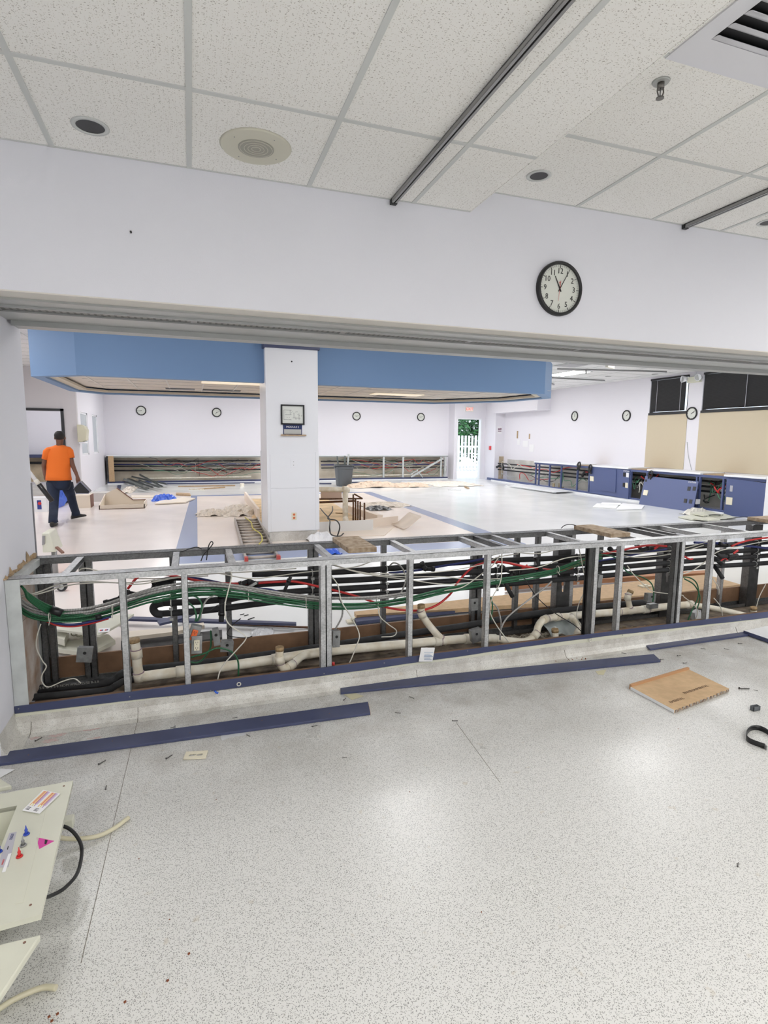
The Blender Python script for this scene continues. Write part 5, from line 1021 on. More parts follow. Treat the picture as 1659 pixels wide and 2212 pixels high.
# black case in the hand
c = at(177, 1053, y=12.25); t = thing('black_case', 'open black plastic case hanging from the person\'s right hand', 'case', tuple(c-Vector((0, 0, .15))))
P4 = [at(u, v, y=12.2) for u, v in ((159, 1055), (173, 1040), (194.5, 1062), (191, 1066), (164, 1066))]
MB().prism(P4, (0, .22, 0)).build('shell', M_black, t, bevel=.012)
e = MB(); 
for a, b_ in zip(P4, P4[1:3]+P4[3:]): e.beam(a-Vector((0, .006, 0)), b_-Vector((0, .006, 0)), .012, .012)
e.build('rim', mat('case rim', (.25, .26, .35), .4), t); MB().tube(spline([P4[0]+Vector((.02, .1, .01)), hR+Vector((-.01, -.0, -.05)), P4[1]+Vector((.02, .08, .02))], 4), .012, 8).build('handle', M_white, t)
# ================================================================== MAIN ROOM DEBRIS
def fl(u, v, z=0.): return at(u, v, z=z)
def slab(pts, th, m_, name, lab, cat, z=.003, grp=None, kind=None):
    P = [Vector((p_.x, p_.y, z)) for p_ in (fl(u, v, z) for u, v in pts)]
    return tag(MB().prism(P, (0, 0, th)).build(name, m_), lab, cat, grp, kind)
def upright(a, b, h, m_, name, lab, cat, th=.02, lean=0., par=None):
    A, B = fl(*a), fl(*b); d = (B-A); n = Vector((-d.y, d.x, 0)).normalized(); k = n*lean
    mb = MB().hexa([A, B, B+n*th, A+n*th, A+k+Vector((0, 0, h)), B+k+Vector((0, 0, h)), B+k+n*th+Vector((0, 0, h)), A+k+n*th+Vector((0, 0, h))]); o = mb.build(name, m_, par)
    return o if par else tag(o, lab, cat)
M_crm = mat('cream laminate box', (.76, .68, .57), .5); M_edge = mat('dark torn edge', (.22, .12, .09), .8)
# drawer box stripped
A, B = fl(214, 1101), fl(311, 1101); t = thing('drawer_box', 'cream cabinet carcass with a peaked side lying open on the floor', 'cabinet', ((A.x+B.x)/2, A.y, 0)); dp = .75
MB().prism([A, A+Vector((0, dp, 0)), A+Vector((.03, dp, .28)), A+Vector((0, 0, .10))], (.02, 0, 0)).build('side_panel', M_crm, t); MB().box(A.x, B.x, A.y, A.y+.02, 0, .10).build('front_panel', M_crm, t)
MB().box(A.x, B.x, A.y, A.y+dp, 0, .015).build('bottom_panel', M_crm, t); MB().prism([(A.x, A.y+dp, 0), (B.x, A.y+dp, 0), (B.x, A.y+dp, .12), (A.x+.65, A.y+dp, .12), (A.x+.30, A.y+dp, .42), (A.x+.06, A.y+dp, .30)], (0, .02, 0)).build('back_panel', M_crm, t); MB().box(B.x-.02, B.x, A.y, A.y+dp, 0, .14).build('side_panel', M_crm, t)
MB().beam((A.x+.65, A.y+dp, .13), (A.x+.30, A.y+dp, .43), .035, .018).beam((A.x+.65, A.y+dp, .13), (B.x, A.y+dp, .13), .035, .018).beam((A.x, A.y-.002, .004), (B.x, A.y-.002, .004), .01, .012).build('torn_edge', M_edge, t)
A, B = fl(162, 1098), fl(196, 1097); t = thing('cabinet_box', 'cream box standing on the floor behind the black case', 'cabinet', ((A.x+B.x)/2, A.y+.2, 0)); MB().box(A.x, B.x, A.y, A.y+.45, .0, .30).build('box_body', M_crm, t, bevel=.003); MB().box(B.x, B.x+.006, A.y, A.y+.45, 0, .3).build('torn_edge', M_edge, t)
A = fl(205, 1084); tag(MB().box(A.x-.25, A.x+.35, A.y, A.y+.5, 0, .22).build('grey_box', mat('pale grey box', (.60, .58, .55), .7)), 'pale grey box lying between the two cream carcasses', 'box')
A = fl(86, 1106); t = thing('printed_carton', 'white carton with a blue and red label behind the jamb', 'carton', (A.x, A.y, 0)); MB().box(A.x-.4, A.x+.14, A.y, A.y+.3, .0, .32).build('carton', M_white, t, bevel=.004); MB().box(A.x-.04, A.x+.04, A.y-.004, A.y, .06, .26).build('blue_label', mat('label blue', (.03, .05, .25), .5), t); MB().cyl((A.x+.01, A.y-.007, .19), (A.x+.01, A.y-.003, .19), .035, 16).build('red_dot', M_red, t)
a, b = at(84, 1046, y=11.0), at(113, 1083, y=11.0); t = thing('wrapped_pole', 'black tube with a white cap leaning beside the jamb', 'tube', tuple(b)); MB().cyl(a, b, .04, 14).build('black_sleeve', M_black, t); MB().cyl(a, a+(a-b).normalized()*.09, .038, 14).build('white_cap', M_cab, t); MB().cyl(a+(a-b).normalized()*.09, a+(a-b).normalized()*.5, .03, 12).build('upper_tube', M_white, t)
q_ = a+(a-b).normalized()*.5; MB().tube([q_, q_+Vector((-.25, 0, .02)), (q_.x-.35, q_.y, q_.z-.2), (q_.x-.35, q_.y, .02)], .03, 10).build('stand_tube', M_white, t); MB().cyl((q_.x-.35, q_.y, 0), (q_.x-.35, q_.y, .03), .2, 20).build('stand_base', M_white, t)
def crumple(name, u0, v0, u1, v1, h, m_, lab, cat, seed=1, nx=18, ny=10, kind=None):
    A, B = fl(u0, v0), fl(u1, v1); r_ = random.Random(seed); ph = [r_.uniform(0, 6) for _ in range(8)]
    cx, cy = (A.x+B.x)/2, (A.y+B.y)/2; hx, hy = abs(B.x-A.x)/2, max(.1, abs(B.y-A.y)/2)
    def f(i, j):
        a, b = i*2-1, j*2-1; e = max(0, 1-(a*a*.95+b*b*.95)); z = h*(e**.5)*(.30+.35*abs(math.sin(a*5+ph[0]+b*3))+.35*abs(math.sin(b*6+ph[1]-a*4)))
        return Vector((cx+hx*(a+.07*math.sin(b*7+ph[2])+.05*r_.uniform(-1, 1)), cy+hy*(b+.1*math.sin(a*9+ph[3])+.05*r_.uniform(-1, 1)), .004+z+.01*r_.random()))
    o = MB().sheet(f, nx, ny).build(name, m_, solid=.003)
    for q in o.data.polygons: q.use_smooth = False
    return tag(o, lab, cat, None, kind)
M_canv = mat('crumpled brown paper', (.78, .62, .48), .8, var=.2, vs=6); M_shred = mat('peeled paper', (.88, .80, .70), .7, var=.25, vs=12)
crumple('blue_tarp', 328, 1084, 382, 1076, .17, M_bag, 'crumpled bright blue plastic sheet on the floor left of the blue band', 'tarp', 4)
crumple('blue_bag', 124, 1100, 140, 1080, .45, M_bag, 'blue plastic bag on the floor behind the person\'s legs', 'bag', 5)
crumple('torn_paper', 424, 1117, 492, 1107, .13, M_shred, 'roll of torn off-white wrapping beside the blue band', 'paper', 6, 26, 8); crumple('torn_paper', 486, 1117, 546, 1098, .18, M_shred, 'heap of crumpled pale wrapping above the ladder', 'paper', 7, 22, 12)
crumple('drop_cloth', 758, 1055, 850, 1048, .20, M_canv, 'crumpled tan drop cloth beside the grey bin', 'cloth', 8, 30, 8); crumple('drop_cloth', 855, 1054, 913, 1048, .15, M_canv, 'smaller heap of tan cloth right of the drop cloth', 'cloth', 9, 24, 8)
crumple('torn_flooring', 790, 1098, 866, 1087, .10, M_shred, 'torn flooring paper beside the open trench', 'flooring', 10, 24, 8); crumple('black_cloth', 800, 1104, 832, 1096, .08, M_black, 'small heap of black wires on the torn flooring', 'wire heap', 12, 18, 6)
crumple('white_rag', 672, 1176, 718, 1160, .14, M_paper, 'crumpled white rag at the foot of the pillar', 'rag', 13, 20, 10)
crumple('rag_scrap', 258, 1066, 300, 1052, .1, M_shred, 'torn scraps under the loose grey studs', 'scraps', 14, 20, 8)
crumple('plastic_scrap', 945, 1052, 990, 1040, .08, M_shred, 'scraps of wood and plaster by the exit door', 'scraps', 15, 20, 8)
crumple('blue_film', 1080, 1040, 1130, 1034, .06, mat('pale blue film', (.45, .52, .78), .4), 'strip of pale blue film at the far end of the bench', 'film', 16, 20, 5)
slab([(334, 1090), (400, 1087), (422, 1078), (395, 1076), (345, 1084)], .03, M_crm, 'loose_board', 'cream board under the blue sheet', 'board', .01)
slab([(284, 1076), (330, 1076), (332, 1071), (284, 1071)], .02, M_crm, 'loose_board', 'narrow cream board left of the blue sheet', 'board'); slab([(380, 1070), (412, 1072), (410, 1068), (380, 1067)], .04, M_wood, 'loose_board', 'small wood scrap behind the blue sheet', 'board')
M_stk = mat('worn grey stud', (.20, .22, .21), .45, .5, var=.3, vs=3)
st = [((265, 1042), (322, 1058)), ((268, 1037), (330, 1056)), ((275, 1046), (318, 1062)), ((302, 1040), (352, 1057)), ((310, 1037), (360, 1052)), ((300, 1044), (345, 1060)), ((285, 1040), (340, 1050)), ((268, 1052), (310, 1060))]
for i, (a, b) in enumerate(st):
    A, B = fl(*a, .04+.03*(i % 4)), fl(*b, .03); A.z, B.z = .06+.10*(i % 4), .05+.015*i
    t = MB().beam(A, B, .09, .006).beam(A+Vector((0, .042, .02)), B+Vector((0, .042, .02)), .005, .04).beam(A-Vector((0, .042, -.02)), B-Vector((0, .042, -.02)), .005, .04).build('steel_stud', M_stk)
    tag(t, ('leftmost long', 'second long', 'lowest left', 'upper right', 'rightmost', 'lower right', 'middle', 'shortest left')[i]+' grey stud of the loose pile near the far left corner', 'stud', 'grey studs piled on the floor')
slab([(252, 1058), (260, 1058), (262, 1049), (254, 1049)], .02, M_navy, 'loose_block', 'small navy block left of the loose grey studs', 'block')
for i, (a, b, m_, l) in enumerate((((385, 1052), (508, 1050), M_wood, 'long raw lath lying near the far left half-wall'), ((428, 1058), (485, 1054), M_wood, 'short raw lath beside the white pipe scrap'), ((409, 1058), (440, 1059), M_pvc, 'short white pipe scrap on the far floor'), ((360, 1046), (550, 1044), M_navy, 'long navy trim strip lying before the far left half-wall'), ((740, 1043), (830, 1044), M_navy, 'navy trim strip lying behind the drop cloth'), ((690, 1046), (716, 1046), M_navy, 'short navy trim strip left of the grey bin'), ((868, 1043), (960, 1041), M_white, 'long white trim strip before the right half-wall'), ((968, 1059), (996, 1059), M_white, 'thin white stick on the floor near the exit door'), ((1005, 1053), (1012, 1056), M_wood, 'tiny wood chip near the exit door'), ((935, 1048), (985, 1044), M_wood, 'wood lath leaning among scraps by the exit door'), ((1092, 1051), (1200, 1066), M_white, 'long white board edge lying before the bench'))):
    A, B = fl(*a), fl(*b); A.z = B.z = .022; tag(MB().beam(A, B, .07, .035).build('loose_strip', m_), l, 'strip')
slab([(1100, 1050), (1196, 1064), (1238, 1062), (1150, 1048)], .02, M_white, 'loose_board', 'large white board lying before the bench', 'board', .045)
for u, v, l in ((1199, 1058, 'left small brown bracket on the white board'), (1212, 1058, 'right small brown bracket on the white board')):
    A = fl(u, v); tag(MB().box(A.x-.08, A.x+.08, A.y-.05, A.y+.05, .066, .09).box(A.x-.08, A.x-.05, A.y-.05, A.y+.05, .066, .22).build('bracket', mat('brass bracket', (.30, .24, .14), .5)), l, 'bracket')
slab([(1280, 1096), (1330, 1099), (1336, 1092), (1290, 1088)], .015, M_paper, 'ceiling_tile', 'left of two white boards lying on the polished floor', 'board'); slab([(1331, 1102), (1386, 1101), (1392, 1094), (1345, 1089)], .03, M_paper, 'ceiling_tile', 'right of two white boards lying on the polished floor', 'board', .006); slab([(1296, 1091), (1344, 1091), (1340, 1087), (1300, 1086)], .01, M_paper, 'ceiling_tile', 'thin white board behind the two on the polished floor', 'board', .02)
for i, (u0, v0, u1, v1, z) in enumerate(((1465, 1114, 1530, 1124, .01), (1490, 1106, 1560, 1116, .05), (1520, 1112, 1590, 1122, .02), (1500, 1118, 1556, 1126, .03))):
    slab([(u0, v0+4), (u0+30, v1), (u1, v1-2), (u1-25, v0)], .025, M_cream, 'cream_cover', ('leftmost', 'uppermost', 'rightmost', 'lowest')[i]+' cream plastic cover in the pile before the near blue panel', 'cover', z)
crumple('cable_bundle', 1492, 1114, 1516, 1108, .16, M_cab, 'tangle of off-white fittings on the cream covers', 'fittings', 21, 16, 8)
c = fl(1504, 1104); tag(MB().box(c.x-.07, c.x+.07, c.y-.03, c.y+.03, .17, .29).build('white_cup', M_paper, bevel=.01), 'small white box standing on the pile of cream covers', 'box')
cable([(1560, 1124), (1580, 1112), (1610, 1112), (1640, 1118)], [10.2, 10.2, 10.1, 10.0], .012, M_black, 'black cable arching before the near blue panel') if False else None
P = [fl(1526, 1124, .02), fl(1528, 1114, .06), fl(1545, 1112, .1), fl(1562, 1113, .04)]; tag(MB().tube(spline(P, 5), .012, 6).build('cable', M_black), 'black cable looping over the cream covers', 'cable')
# grey bin
A, B = fl(731, 1051), fl(764, 1051); cxb, cyb_ = (A.x+B.x)/2, A.y+.25; t = thing('trash_bin', 'grey plastic bin holding metal studs before the right half-wall', 'bin', (cxb, cyb_, 0)); rg = []
def rr_(w_, z): return [(cxb+w_*math.copysign(abs(math.cos(a))**.35, math.cos(a)), cyb_+w_*math.copysign(abs(math.sin(a))**.35, math.sin(a)), z) for a in [2*PI*(k+.5)/24 for k in range(24)]]
MB().loft([rr_(.235, 0), rr_(.245, .05), rr_(.285, .60), rr_(.29, .72), rr_(.265, .72), rr_(.22, .06)]).build('bin_body', M_grey, t); MB().loft([rr_(.29, .60), rr_(.305, .61), rr_(.305, .66), rr_(.29, .665)], cap=False).build('rim_band', M_grey, t); MB().loft([rr_(.29, .71), rr_(.315, .715), rr_(.315, .745), rr_(.27, .745)], cap=False).build('rim', M_grey, t)
for s in (-1, 1): MB().box(cxb+s*.31-.04, cxb+s*.31+.04, cyb_-.09, cyb_+.09, .64, .70).build('handle', M_grey, t)
for k, (dx, h, lx) in enumerate(((-.2, 1.05, -.14), (.06, 1.06, -.03), (.17, 1.12, .03))):
    tag(MB().beam((cxb+dx*.5, cyb_, .10), (cxb+dx+lx*.3, cyb_+.02, h), .05, .05).build('steel_stud', M_stk if k < 2 else M_galvl), ('left dark', 'middle dark', 'right bright')[k]+' stud offcut standing in the grey bin', 'stud')
# ladder lying on the floor
la, lb, lc, ld = fl(503, 1116, .07), fl(549, 1114, .07), fl(538, 1205, .07), fl(600, 1205, .07)
t = thing('ladder', 'aluminium ladder lying on the floor left of the pillar', 'ladder', ((la.x+lb.x)/2, 9.5, 0)); ya, yb_ = la.y, lc.y; xl, xr_ = .715, 1.13
LA, LB, LC, LD = Vector((.76, 11.3, .05)), Vector((1.20, 11.3, .05)), Vector((.63, 7.40, .05)), Vector((1.05, 7.40, .05))
for a, b in ((LA, LC), (LB, LD)): MB().beam(a, b, .028, .085).build('side_rail', M_alum, t)
for k in range(13): f_ = .03+k*.077; a, b = LA.lerp(LC, f_), LB.lerp(LD, f_); MB().tube([a, b], .022, 10).build('rung', M_alum, t)
for a in (LC, LD): MB().obox(a+Vector((0, -.02, 0)), (1, 0, 0), (0, 1, 0), (0, 0, 1), .022, .05, .055).build('foot_cap', mat('red foot', (.45, .06, .05), .5), t)
MB().tube(spline([(.95, 11.2, .1), (1.0, 10.5, .1), (.96, 9.8, .1), (1.02, 9.2, .1), (.98, 8.6, .1), (.9, 8.3, .09), (.98, 8.1, .1), (1.0, 7.7, .1)], 5), .010, 6).build('yellow_rope', mat('yellow rope', (.62, .55, .12), .7), t)
# trench with pipes behind the pillar
tr = [fl(700, 1150), fl(785, 1140), fl(742, 1070), fl(560, 1078)]
tr = [(.95, 9.9), (3.15, 9.9), (3.5, 15.3), (1.5, 15.5)]
o = tag(MB().prism([(x, y, .003) for x, y in tr], (0, 0, .006)).build('trench_bed', mat('exposed yellow subfloor', (.80, .60, .36), .85, var=.35, vs=3, bump=.4, bs=20)), 'patch of exposed tan subfloor behind the pillar', 'subfloor')
M_kerb = mat('pale peeled kerb', (.84, .74, .64), .6)
upright((690, 1152), (806, 1146), .20, mat('grey white kerb', (.74, .73, .71), .6), 'kerb_board', 'low grey board at the near edge of the exposed subfloor', 'board'); upright((790, 1140), (860, 1132), .16, M_kerb, 'kerb_board', 'low grey board right of the rusty pipes', 'board')
A = fl(856, 1136); tag(MB().loft([[(A.x-.05+.36*i/6, A.y-.5, .01+.25*math.sin(i/6*1.2)**2), (A.x-.05+.36*i/6, A.y+.1, .01+.25*math.sin(i/6*1.2)**2), (A.x-.05+.36*i/6, A.y+.1, .03+.25*math.sin(i/6*1.2)**2), (A.x-.05+.36*i/6, A.y-.5, .03+.25*math.sin(i/6*1.2)**2)] for i in range(7)]).build('curled_sheet', M_kerb), 'curled pinkish flooring sheet right of the pillar', 'flooring')
slab([(700, 1158), (830, 1158), (850, 1140), (700, 1146)], .012, M_kerb, 'peeled_sheet', 'flat pinkish flooring sheet between pillar and curled sheet', 'flooring', .001)
upright((742, 1102), (815, 1128), .14, M_kerb, 'kerb_board', 'slanting pale board right of the exposed subfloor', 'board', .12); upright((695, 1080), (738, 1079), .22, mat('brown block', (.42, .32, .26), .8), 'kerb_block', 'brown kerb block at the far edge of the exposed subfloor', 'block', .15); upright((528, 1080), (556, 1122), .22, M_kerb, 'kerb_board', 'pale kerb board left of the pillar behind the ladder', 'board', .05)
yq = 11.0
def rp(pts, lab, r=.016, m_=M_rust): tag(MB().tube([at(u, v, y=y) for u, v, y in pts], r, 8).build('rusty_pipe', m_), lab, 'pipe')
for i, (u, v0, v1, y) in enumerate(((763, 1068, 1132, 10.9), (768, 1076, 1128, 11.2), (773, 1082, 1136, 10.6), (778, 1084, 1130, 11.0), (787, 1086, 1138, 10.4))):
    b0 = at(u, v1, z=.01); p0 = at(u, v0, y=b0.y); tag(MB().tube([b0, (b0.x, b0.y, p0.z)], .017, 8).build('rusty_pipe', M_rust), ('first', 'second', 'third', 'fourth', 'fifth')[i]+' rusty upright pipe from the left behind the pillar', 'pipe')
rp([(690, 1078, 11.4), (783, 1077, 11.4)], 'rusty horizontal pipe, the upper one, right of the pillar'); rp([(690, 1085, 11.0), (768, 1082, 11.0)], 'rusty horizontal pipe, the lower one, right of the pillar', .022, M_rust); rp([(765, 1067, 11.3), (783, 1077, 11.3)], 'short slanting rusty pipe at the top of the uprights')
A = fl(746, 1124); t = thing('drain_pipe', 'white plastic standpipe rising from the exposed subfloor', 'pipe', tuple(A)); MB().tube([at(746, 1124, z=.05), at(746, 1060, y=A.y)], .055, 12).build('riser', M_pvc, t); MB().tube(spline([at(746, 1120, z=.12), at(750, 1130, z=.06), at(762, 1134, z=.05), at(788, 1136, z=.05)], 4), .055, 12).build('lower_bend', M_pvc, t); MB().tube([at(690, 1057, y=A.y), at(746, 1058, y=A.y)], .05, 12).build('upper_arm', M_pvc, t)
MB().tube(spline([at(740, 1056, y=A.y), at(749, 1057, y=A.y), at(749, 1064, y=A.y)], 4), .06, 12).build('elbow', M_pvc, t)
def wire(pts, lab, r=.011, m_=M_ink): tag(MB().tube(spline([at(u, v, z=z) for u, v, z in pts], 6), r, 6).build('wire', m_), lab, 'wire')
wire([(692, 1098, .1), (700, 1108, .25), (712, 1122, .3), (712, 1140, .3), (716, 1155, .15), (734, 1158, .05), (742, 1152, .03)], 'black wire loop right of the pillar, the left one'); wire([(718, 1094, .1), (718, 1104, .3), (708, 1120, .25), (726, 1124, .3), (734, 1138, .25), (728, 1160, .03)], 'black wire loop right of the pillar, the right one')
wire([(725, 1108, .02), (742, 1109, .02)], 'short brown stick on the exposed subfloor', .014, M_wood)
A, B = at(523, 1044, y=19.6), at(523, 1062, y=19.6); tag(MB().tube([B, A], .07, 12).tube([B+Vector((0, 0, .05)), B+Vector((.35, 0, .05))], .07, 12).build('pipe_tee', M_pvc), 'white plastic pipe tee standing on the far floor left of the pillar', 'pipe')
# left, behind the frame: cart wheel, cream boxes
A = at(100, 1170, z=.3); t = thing('cream_machine_cover', 'cream plastic cover leaning at the jamb behind the partition', 'cover', (A.x, 7.0, 0)); q = [at(u, v, y=7.2) for u, v in ((90, 1152), (106, 1151), (122, 1192), (92, 1194))]; MB().cyl((q[3].x+.08, 7.37, 0), (q[3].x+.08, 7.37, q[3].z+.02), .03, 12).build('foot_post', M_alud, t)
MB().prism(q, (0, .35, 0)).build('shell', M_cream, t, bevel=.01); MB().prism([at(u, v, y=7.19) for u, v in ((91, 1158), (97, 1158), (96, 1176), (91, 1178))], (0, .02, 0)).build('vent_recess', M_alud, t); MB().beam(at(122, 1182, y=7.2), at(136, 1194, y=7.1), .03, .02).build('torn_edge', M_edge, t)
c = at(133, 1268, z=.045); t = thing('caster_wheel', 'black caster wheel on the floor behind the left studs', 'wheel', (c.x, c.y, 0)); MB().cyl((c.x-.0, c.y-.02, .05), (c.x+.01, c.y+.02, .05), .05, 22).build('tyre', M_black, t); MB().cyl((c.x-.001, c.y-.022, .05), (c.x+.011, c.y+.022, .05), .03, 18).build('hub', M_alu, t); MB().box(c.x-.07, c.x-.01, c.y-.03, c.y+.03, .05, .11).build('fork', M_alud, t)
M_cin = mat('cream tub inside', (.46, .45, .36), .5)
t = thing('cream_housing', 'cream plastic housing with an open recess on the floor behind the left studs', 'housing', (-.6, 4.9, 0)); 
def qd(pts, z): return [at(u, v, z=z) for u, v in pts]
MB().prism(qd([(106, 1362), (215, 1377), (262, 1350), (290, 1330), (150, 1340)], .16), (0, 0, .02)).build('upper_shell', M_cream, t, bevel=.004)
MB().prism(qd([(108, 1408), (190, 1420), (250, 1392), (235, 1378), (140, 1396)], .03), (0, 0, .035)).build('lower_shell', M_cream, t, bevel=.004); MB().prism(qd([(108, 1402), (170, 1400), (215, 1385), (200, 1372), (112, 1372)], .05), (0, 0, .012)).build('recess', M_cin, t)
MB().prism(qd([(107, 1385), (140, 1396), (150, 1372), (107, 1366)], .08), (0, 0, .05)).build('side_wall', M_cream, t)
for k in range(3): c = at(160+k*10, 1368+k*2, z=.10); MB().tube([c+Vector((.02*math.cos(a*PI/6), 0, .02*math.sin(a*PI/6))) for a in range(13)], .006, 6).build('hose_clip', M_cream, t)
P = qd([(213, 1358), (238, 1356), (236, 1365), (212, 1367)], .183); t2 = tag(MB().prism(P, (0, 0, .001)).build('label_card', M_paper), 'small white label card on the cream housing behind the left studs', 'card')
for k in range(2): c = P[0].lerp(P[1], .28+.45*k).lerp(P[3].lerp(P[2], .28+.45*k), .5)+Vector((0, 0, .0015)); MB().box(c.x-.012, c.x, c.y-.015, c.y+.015, c.z, c.z+.0005).build('red_patch', M_red, t2); MB().box(c.x, c.x+.010, c.y-.015, c.y+.015, c.z, c.z+.0005).build('blue_patch', M_bluec, t2)
slab([(250, 1335), (560, 1345), (640, 1348), (640, 1352), (560, 1350), (250, 1341)], .02, M_navy, 'trim_strip', 'long navy trim strip lying behind the left studs', 'strip', .05)
t = slab([(270, 1372), (380, 1362), (440, 1352), (442, 1358), (380, 1372), (275, 1385)], .03, M_crm, 'loose_board', 'pale board slanting behind the left studs', 'board', .10)
slab([(340, 1345), (392, 1330), (430, 1318), (432, 1322), (396, 1340), (345, 1352)], .02, M_navy, 'trim_strip', 'short navy strip crossing behind the second front post', 'strip', .06)
t = slab([(262, 1425), (300, 1418), (480, 1392), (480, 1375), (262, 1400)], .06, M_steel, 'dark_tray', 'dark tray shape on the floor behind the second front post', 'tray', .01)
slab([(500, 1344), (640, 1355), (700, 1356), (700, 1360), (500, 1349)], .012, M_rust, 'trim_strip', 'thin dark rust coloured strip on the floor between the studs', 'strip', .01)
slab([(765, 1342), (1050, 1310), (1210, 1292), (1210, 1298), (1050, 1318), (770, 1350)], .03, M_navy, 'trim_strip', 'navy edged strip in front of the long tan board', 'strip', .01)
slab([(765, 1330), (1080, 1294), (1240, 1278), (1438, 1256), (1525, 1248), (1600, 1270), (1440, 1290), (1210, 1308), (770, 1338)], .04, M_mdf, 'particle_board', 'long tan particle board lying on the floor behind the right studs', 'board', .02)
slab([(1090, 1268), (1200, 1258), (1525, 1240), (1525, 1246), (1200, 1266), (1090, 1276)], .05, mat('reddish board edge', (.42, .2, .1), .7), 'board_edge', 'reddish edge strip behind the long tan board', 'strip', .03)
for (u, v, l) in ((763, 1340, 'small cream hinge plate on the floor behind the double front post'), (1392, 1275, 'white chips on the long tan board')):
    c = at(u, v, z=.02); tag(MB().box(c.x-.06, c.x+.06, c.y-.04, c.y+.04, .06 if u > 1000 else .005, .075 if u > 1000 else .02).box(c.x-.02, c.x+.03, c.y-.02, c.y+.02, .06 if u > 1000 else .02, .085 if u > 1000 else .04).build('hinge_plate', M_ivory), l, 'plate')
tag(crumple('plastic_film', 545, 1375, 590, 1362, .03, M_clear, 'crumpled clear film on the floor behind the trap', 'film', 31, 12, 6), 'crumpled clear film on the floor behind the trap', 'film'); crumple('blue_rag', 700, 1200, 722, 1184, .08, M_bag, 'small blue rag on the floor seen over the rear rail', 'rag', 32, 12, 6)
for i, (u, v) in enumerate(((523, 1328), (532, 1330), (545, 1336), (540, 1338))):
    c = fl(u, v); tag(MB().beam(c-Vector((.02, .01, -.004)), c+Vector((.02, .012, .004)), .006, .006).build('debris_chip', M_ink), ('leftmost', 'second', 'rightmost', 'lowest')[i]+' tiny dark chip on the floor behind the drop valve', 'chip')
# ================================================================== NEAR FLOOR ITEMS
def strip(a, b, c_, d, lab, name='trim_board', th=.016):
    P = [fl(*q) for q in (a, b, c_, d)]; P = [Vector((p_.x, p_.y, .001)) for p_ in P]; t = thing(name, lab, 'board', tuple((P[0]+P[2])/2))
    MB().prism(P, (0, 0, th)).build('board', M_navy, t, bevel=.002); c = (P[1]+P[2])/2; d_ = (P[2]-P[1]); n = (P[1]-P[0]).normalized()
    MB().hexa([P[1]+n*.0002, P[2]+n*.0002, P[2]+n*.0015, P[1]+n*.0015]+[q+Vector((0, 0, th*.85)) for q in (P[1]+n*.0002, P[2]+n*.0002, P[2]+n*.0015, P[1]+n*.0015)]).build('raw_edge', M_mdf, t)
    for k in range(5): f_ = .12+k*.19; q = P[0].lerp(P[1], f_).lerp(P[3].lerp(P[2], f_), .4+.2*(k % 2)); MB().cyl(q+Vector((0, 0, th-.0005)), q+Vector((0, 0, th+.0006)), .0035, 8).build('nail_hole', M_edge, t)
    return t
strip((-60, 1664), (800, 1545), (795, 1521), (-60, 1640), 'long navy board on the near floor at left, the front one'); strip((736, 1501), (1427, 1431), (1412, 1417), (735, 1483), 'navy board on the near floor in the middle'); strip((1404, 1406), (1900, 1333), (1900, 1309), (1388, 1392), 'navy board on the near floor at right, running out of the picture')
# particle board offcut
O_ = [fl(1362, 1490), fl(1456, 1541), fl(1574, 1494), fl(1487, 1452)]; O_ = [Vector((p_.x, p_.y, .002)) for p_ in O_]; t = thing('board_offcut', 'square tan particle board offcut with a raised lip and black stamped print', 'board', tuple((O_[0]+O_[2])/2))
MB().prism(O_, (0, 0, .020)).build('panel', M_mdf, t); n = (O_[3]-O_[0]).normalized(); s = (O_[1]-O_[0]).normalized()
MB().prism([O_[0]-s*.012, O_[3]-s*.012, O_[3]+s*.006, O_[0]+s*.006], (0, 0, .034)).build('raised_lip', mat('reddish lip', (.50, .28, .14), .7), t); MB().prism([O_[0]-n*.002, O_[1]-n*.002, O_[1]-n*.0, O_[0]-n*.0], (0, 0, .019)).build('white_edge', M_paper, t)
q = MB(); e0, e1 = O_[1], O_[2]
for k in range(16): a = e0.lerp(e1, k/16+.01); b = e0.lerp(e1, k/16+.045); q.beam(a+s*.003+Vector((0, 0, .012)), b+s*.004+Vector((0, 0, .006+.012*R_.random())), .006, .014)
q.build('glue_edge', mat('dark glue edge', (.10, .04, .025), .7, var=.7, vs=60, col2=(.45, .42, .36)), t)
zx = Vector((0, 0, .0227))
for f_, g_, txt in ((.20, .80, 'EMENTAL'), (.62, .70, 'ENVIRONMENTAL')): text('stamp', txt, .032, mat('stamp ink', (.16, .10, .06), .8), O_[0].lerp(O_[3], f_).lerp(O_[1].lerp(O_[2], f_), g_)+zx, (O_[3]-O_[0]), (O_[0]-O_[1]), t, .0003)
# white board with navy edge at the right
O_ = [fl(1606, 1371), fl(1760, 1425), fl(1900, 1400), fl(1700, 1350)]; O_ = [Vector((p_.x, p_.y, .012)) for p_ in O_]; t = thing('panel_offcut', 'white panel with a navy edge at the right picture border', 'panel', tuple((O_[0]+O_[2])/2)); MB().prism(O_, (0, 0, .022)).build('white_face', M_white, t); MB().beam(O_[0]+Vector((0, 0, .010)), O_[1]+Vector((0, 0, .010)), .006, .030).build('navy_edge', M_navy, t)
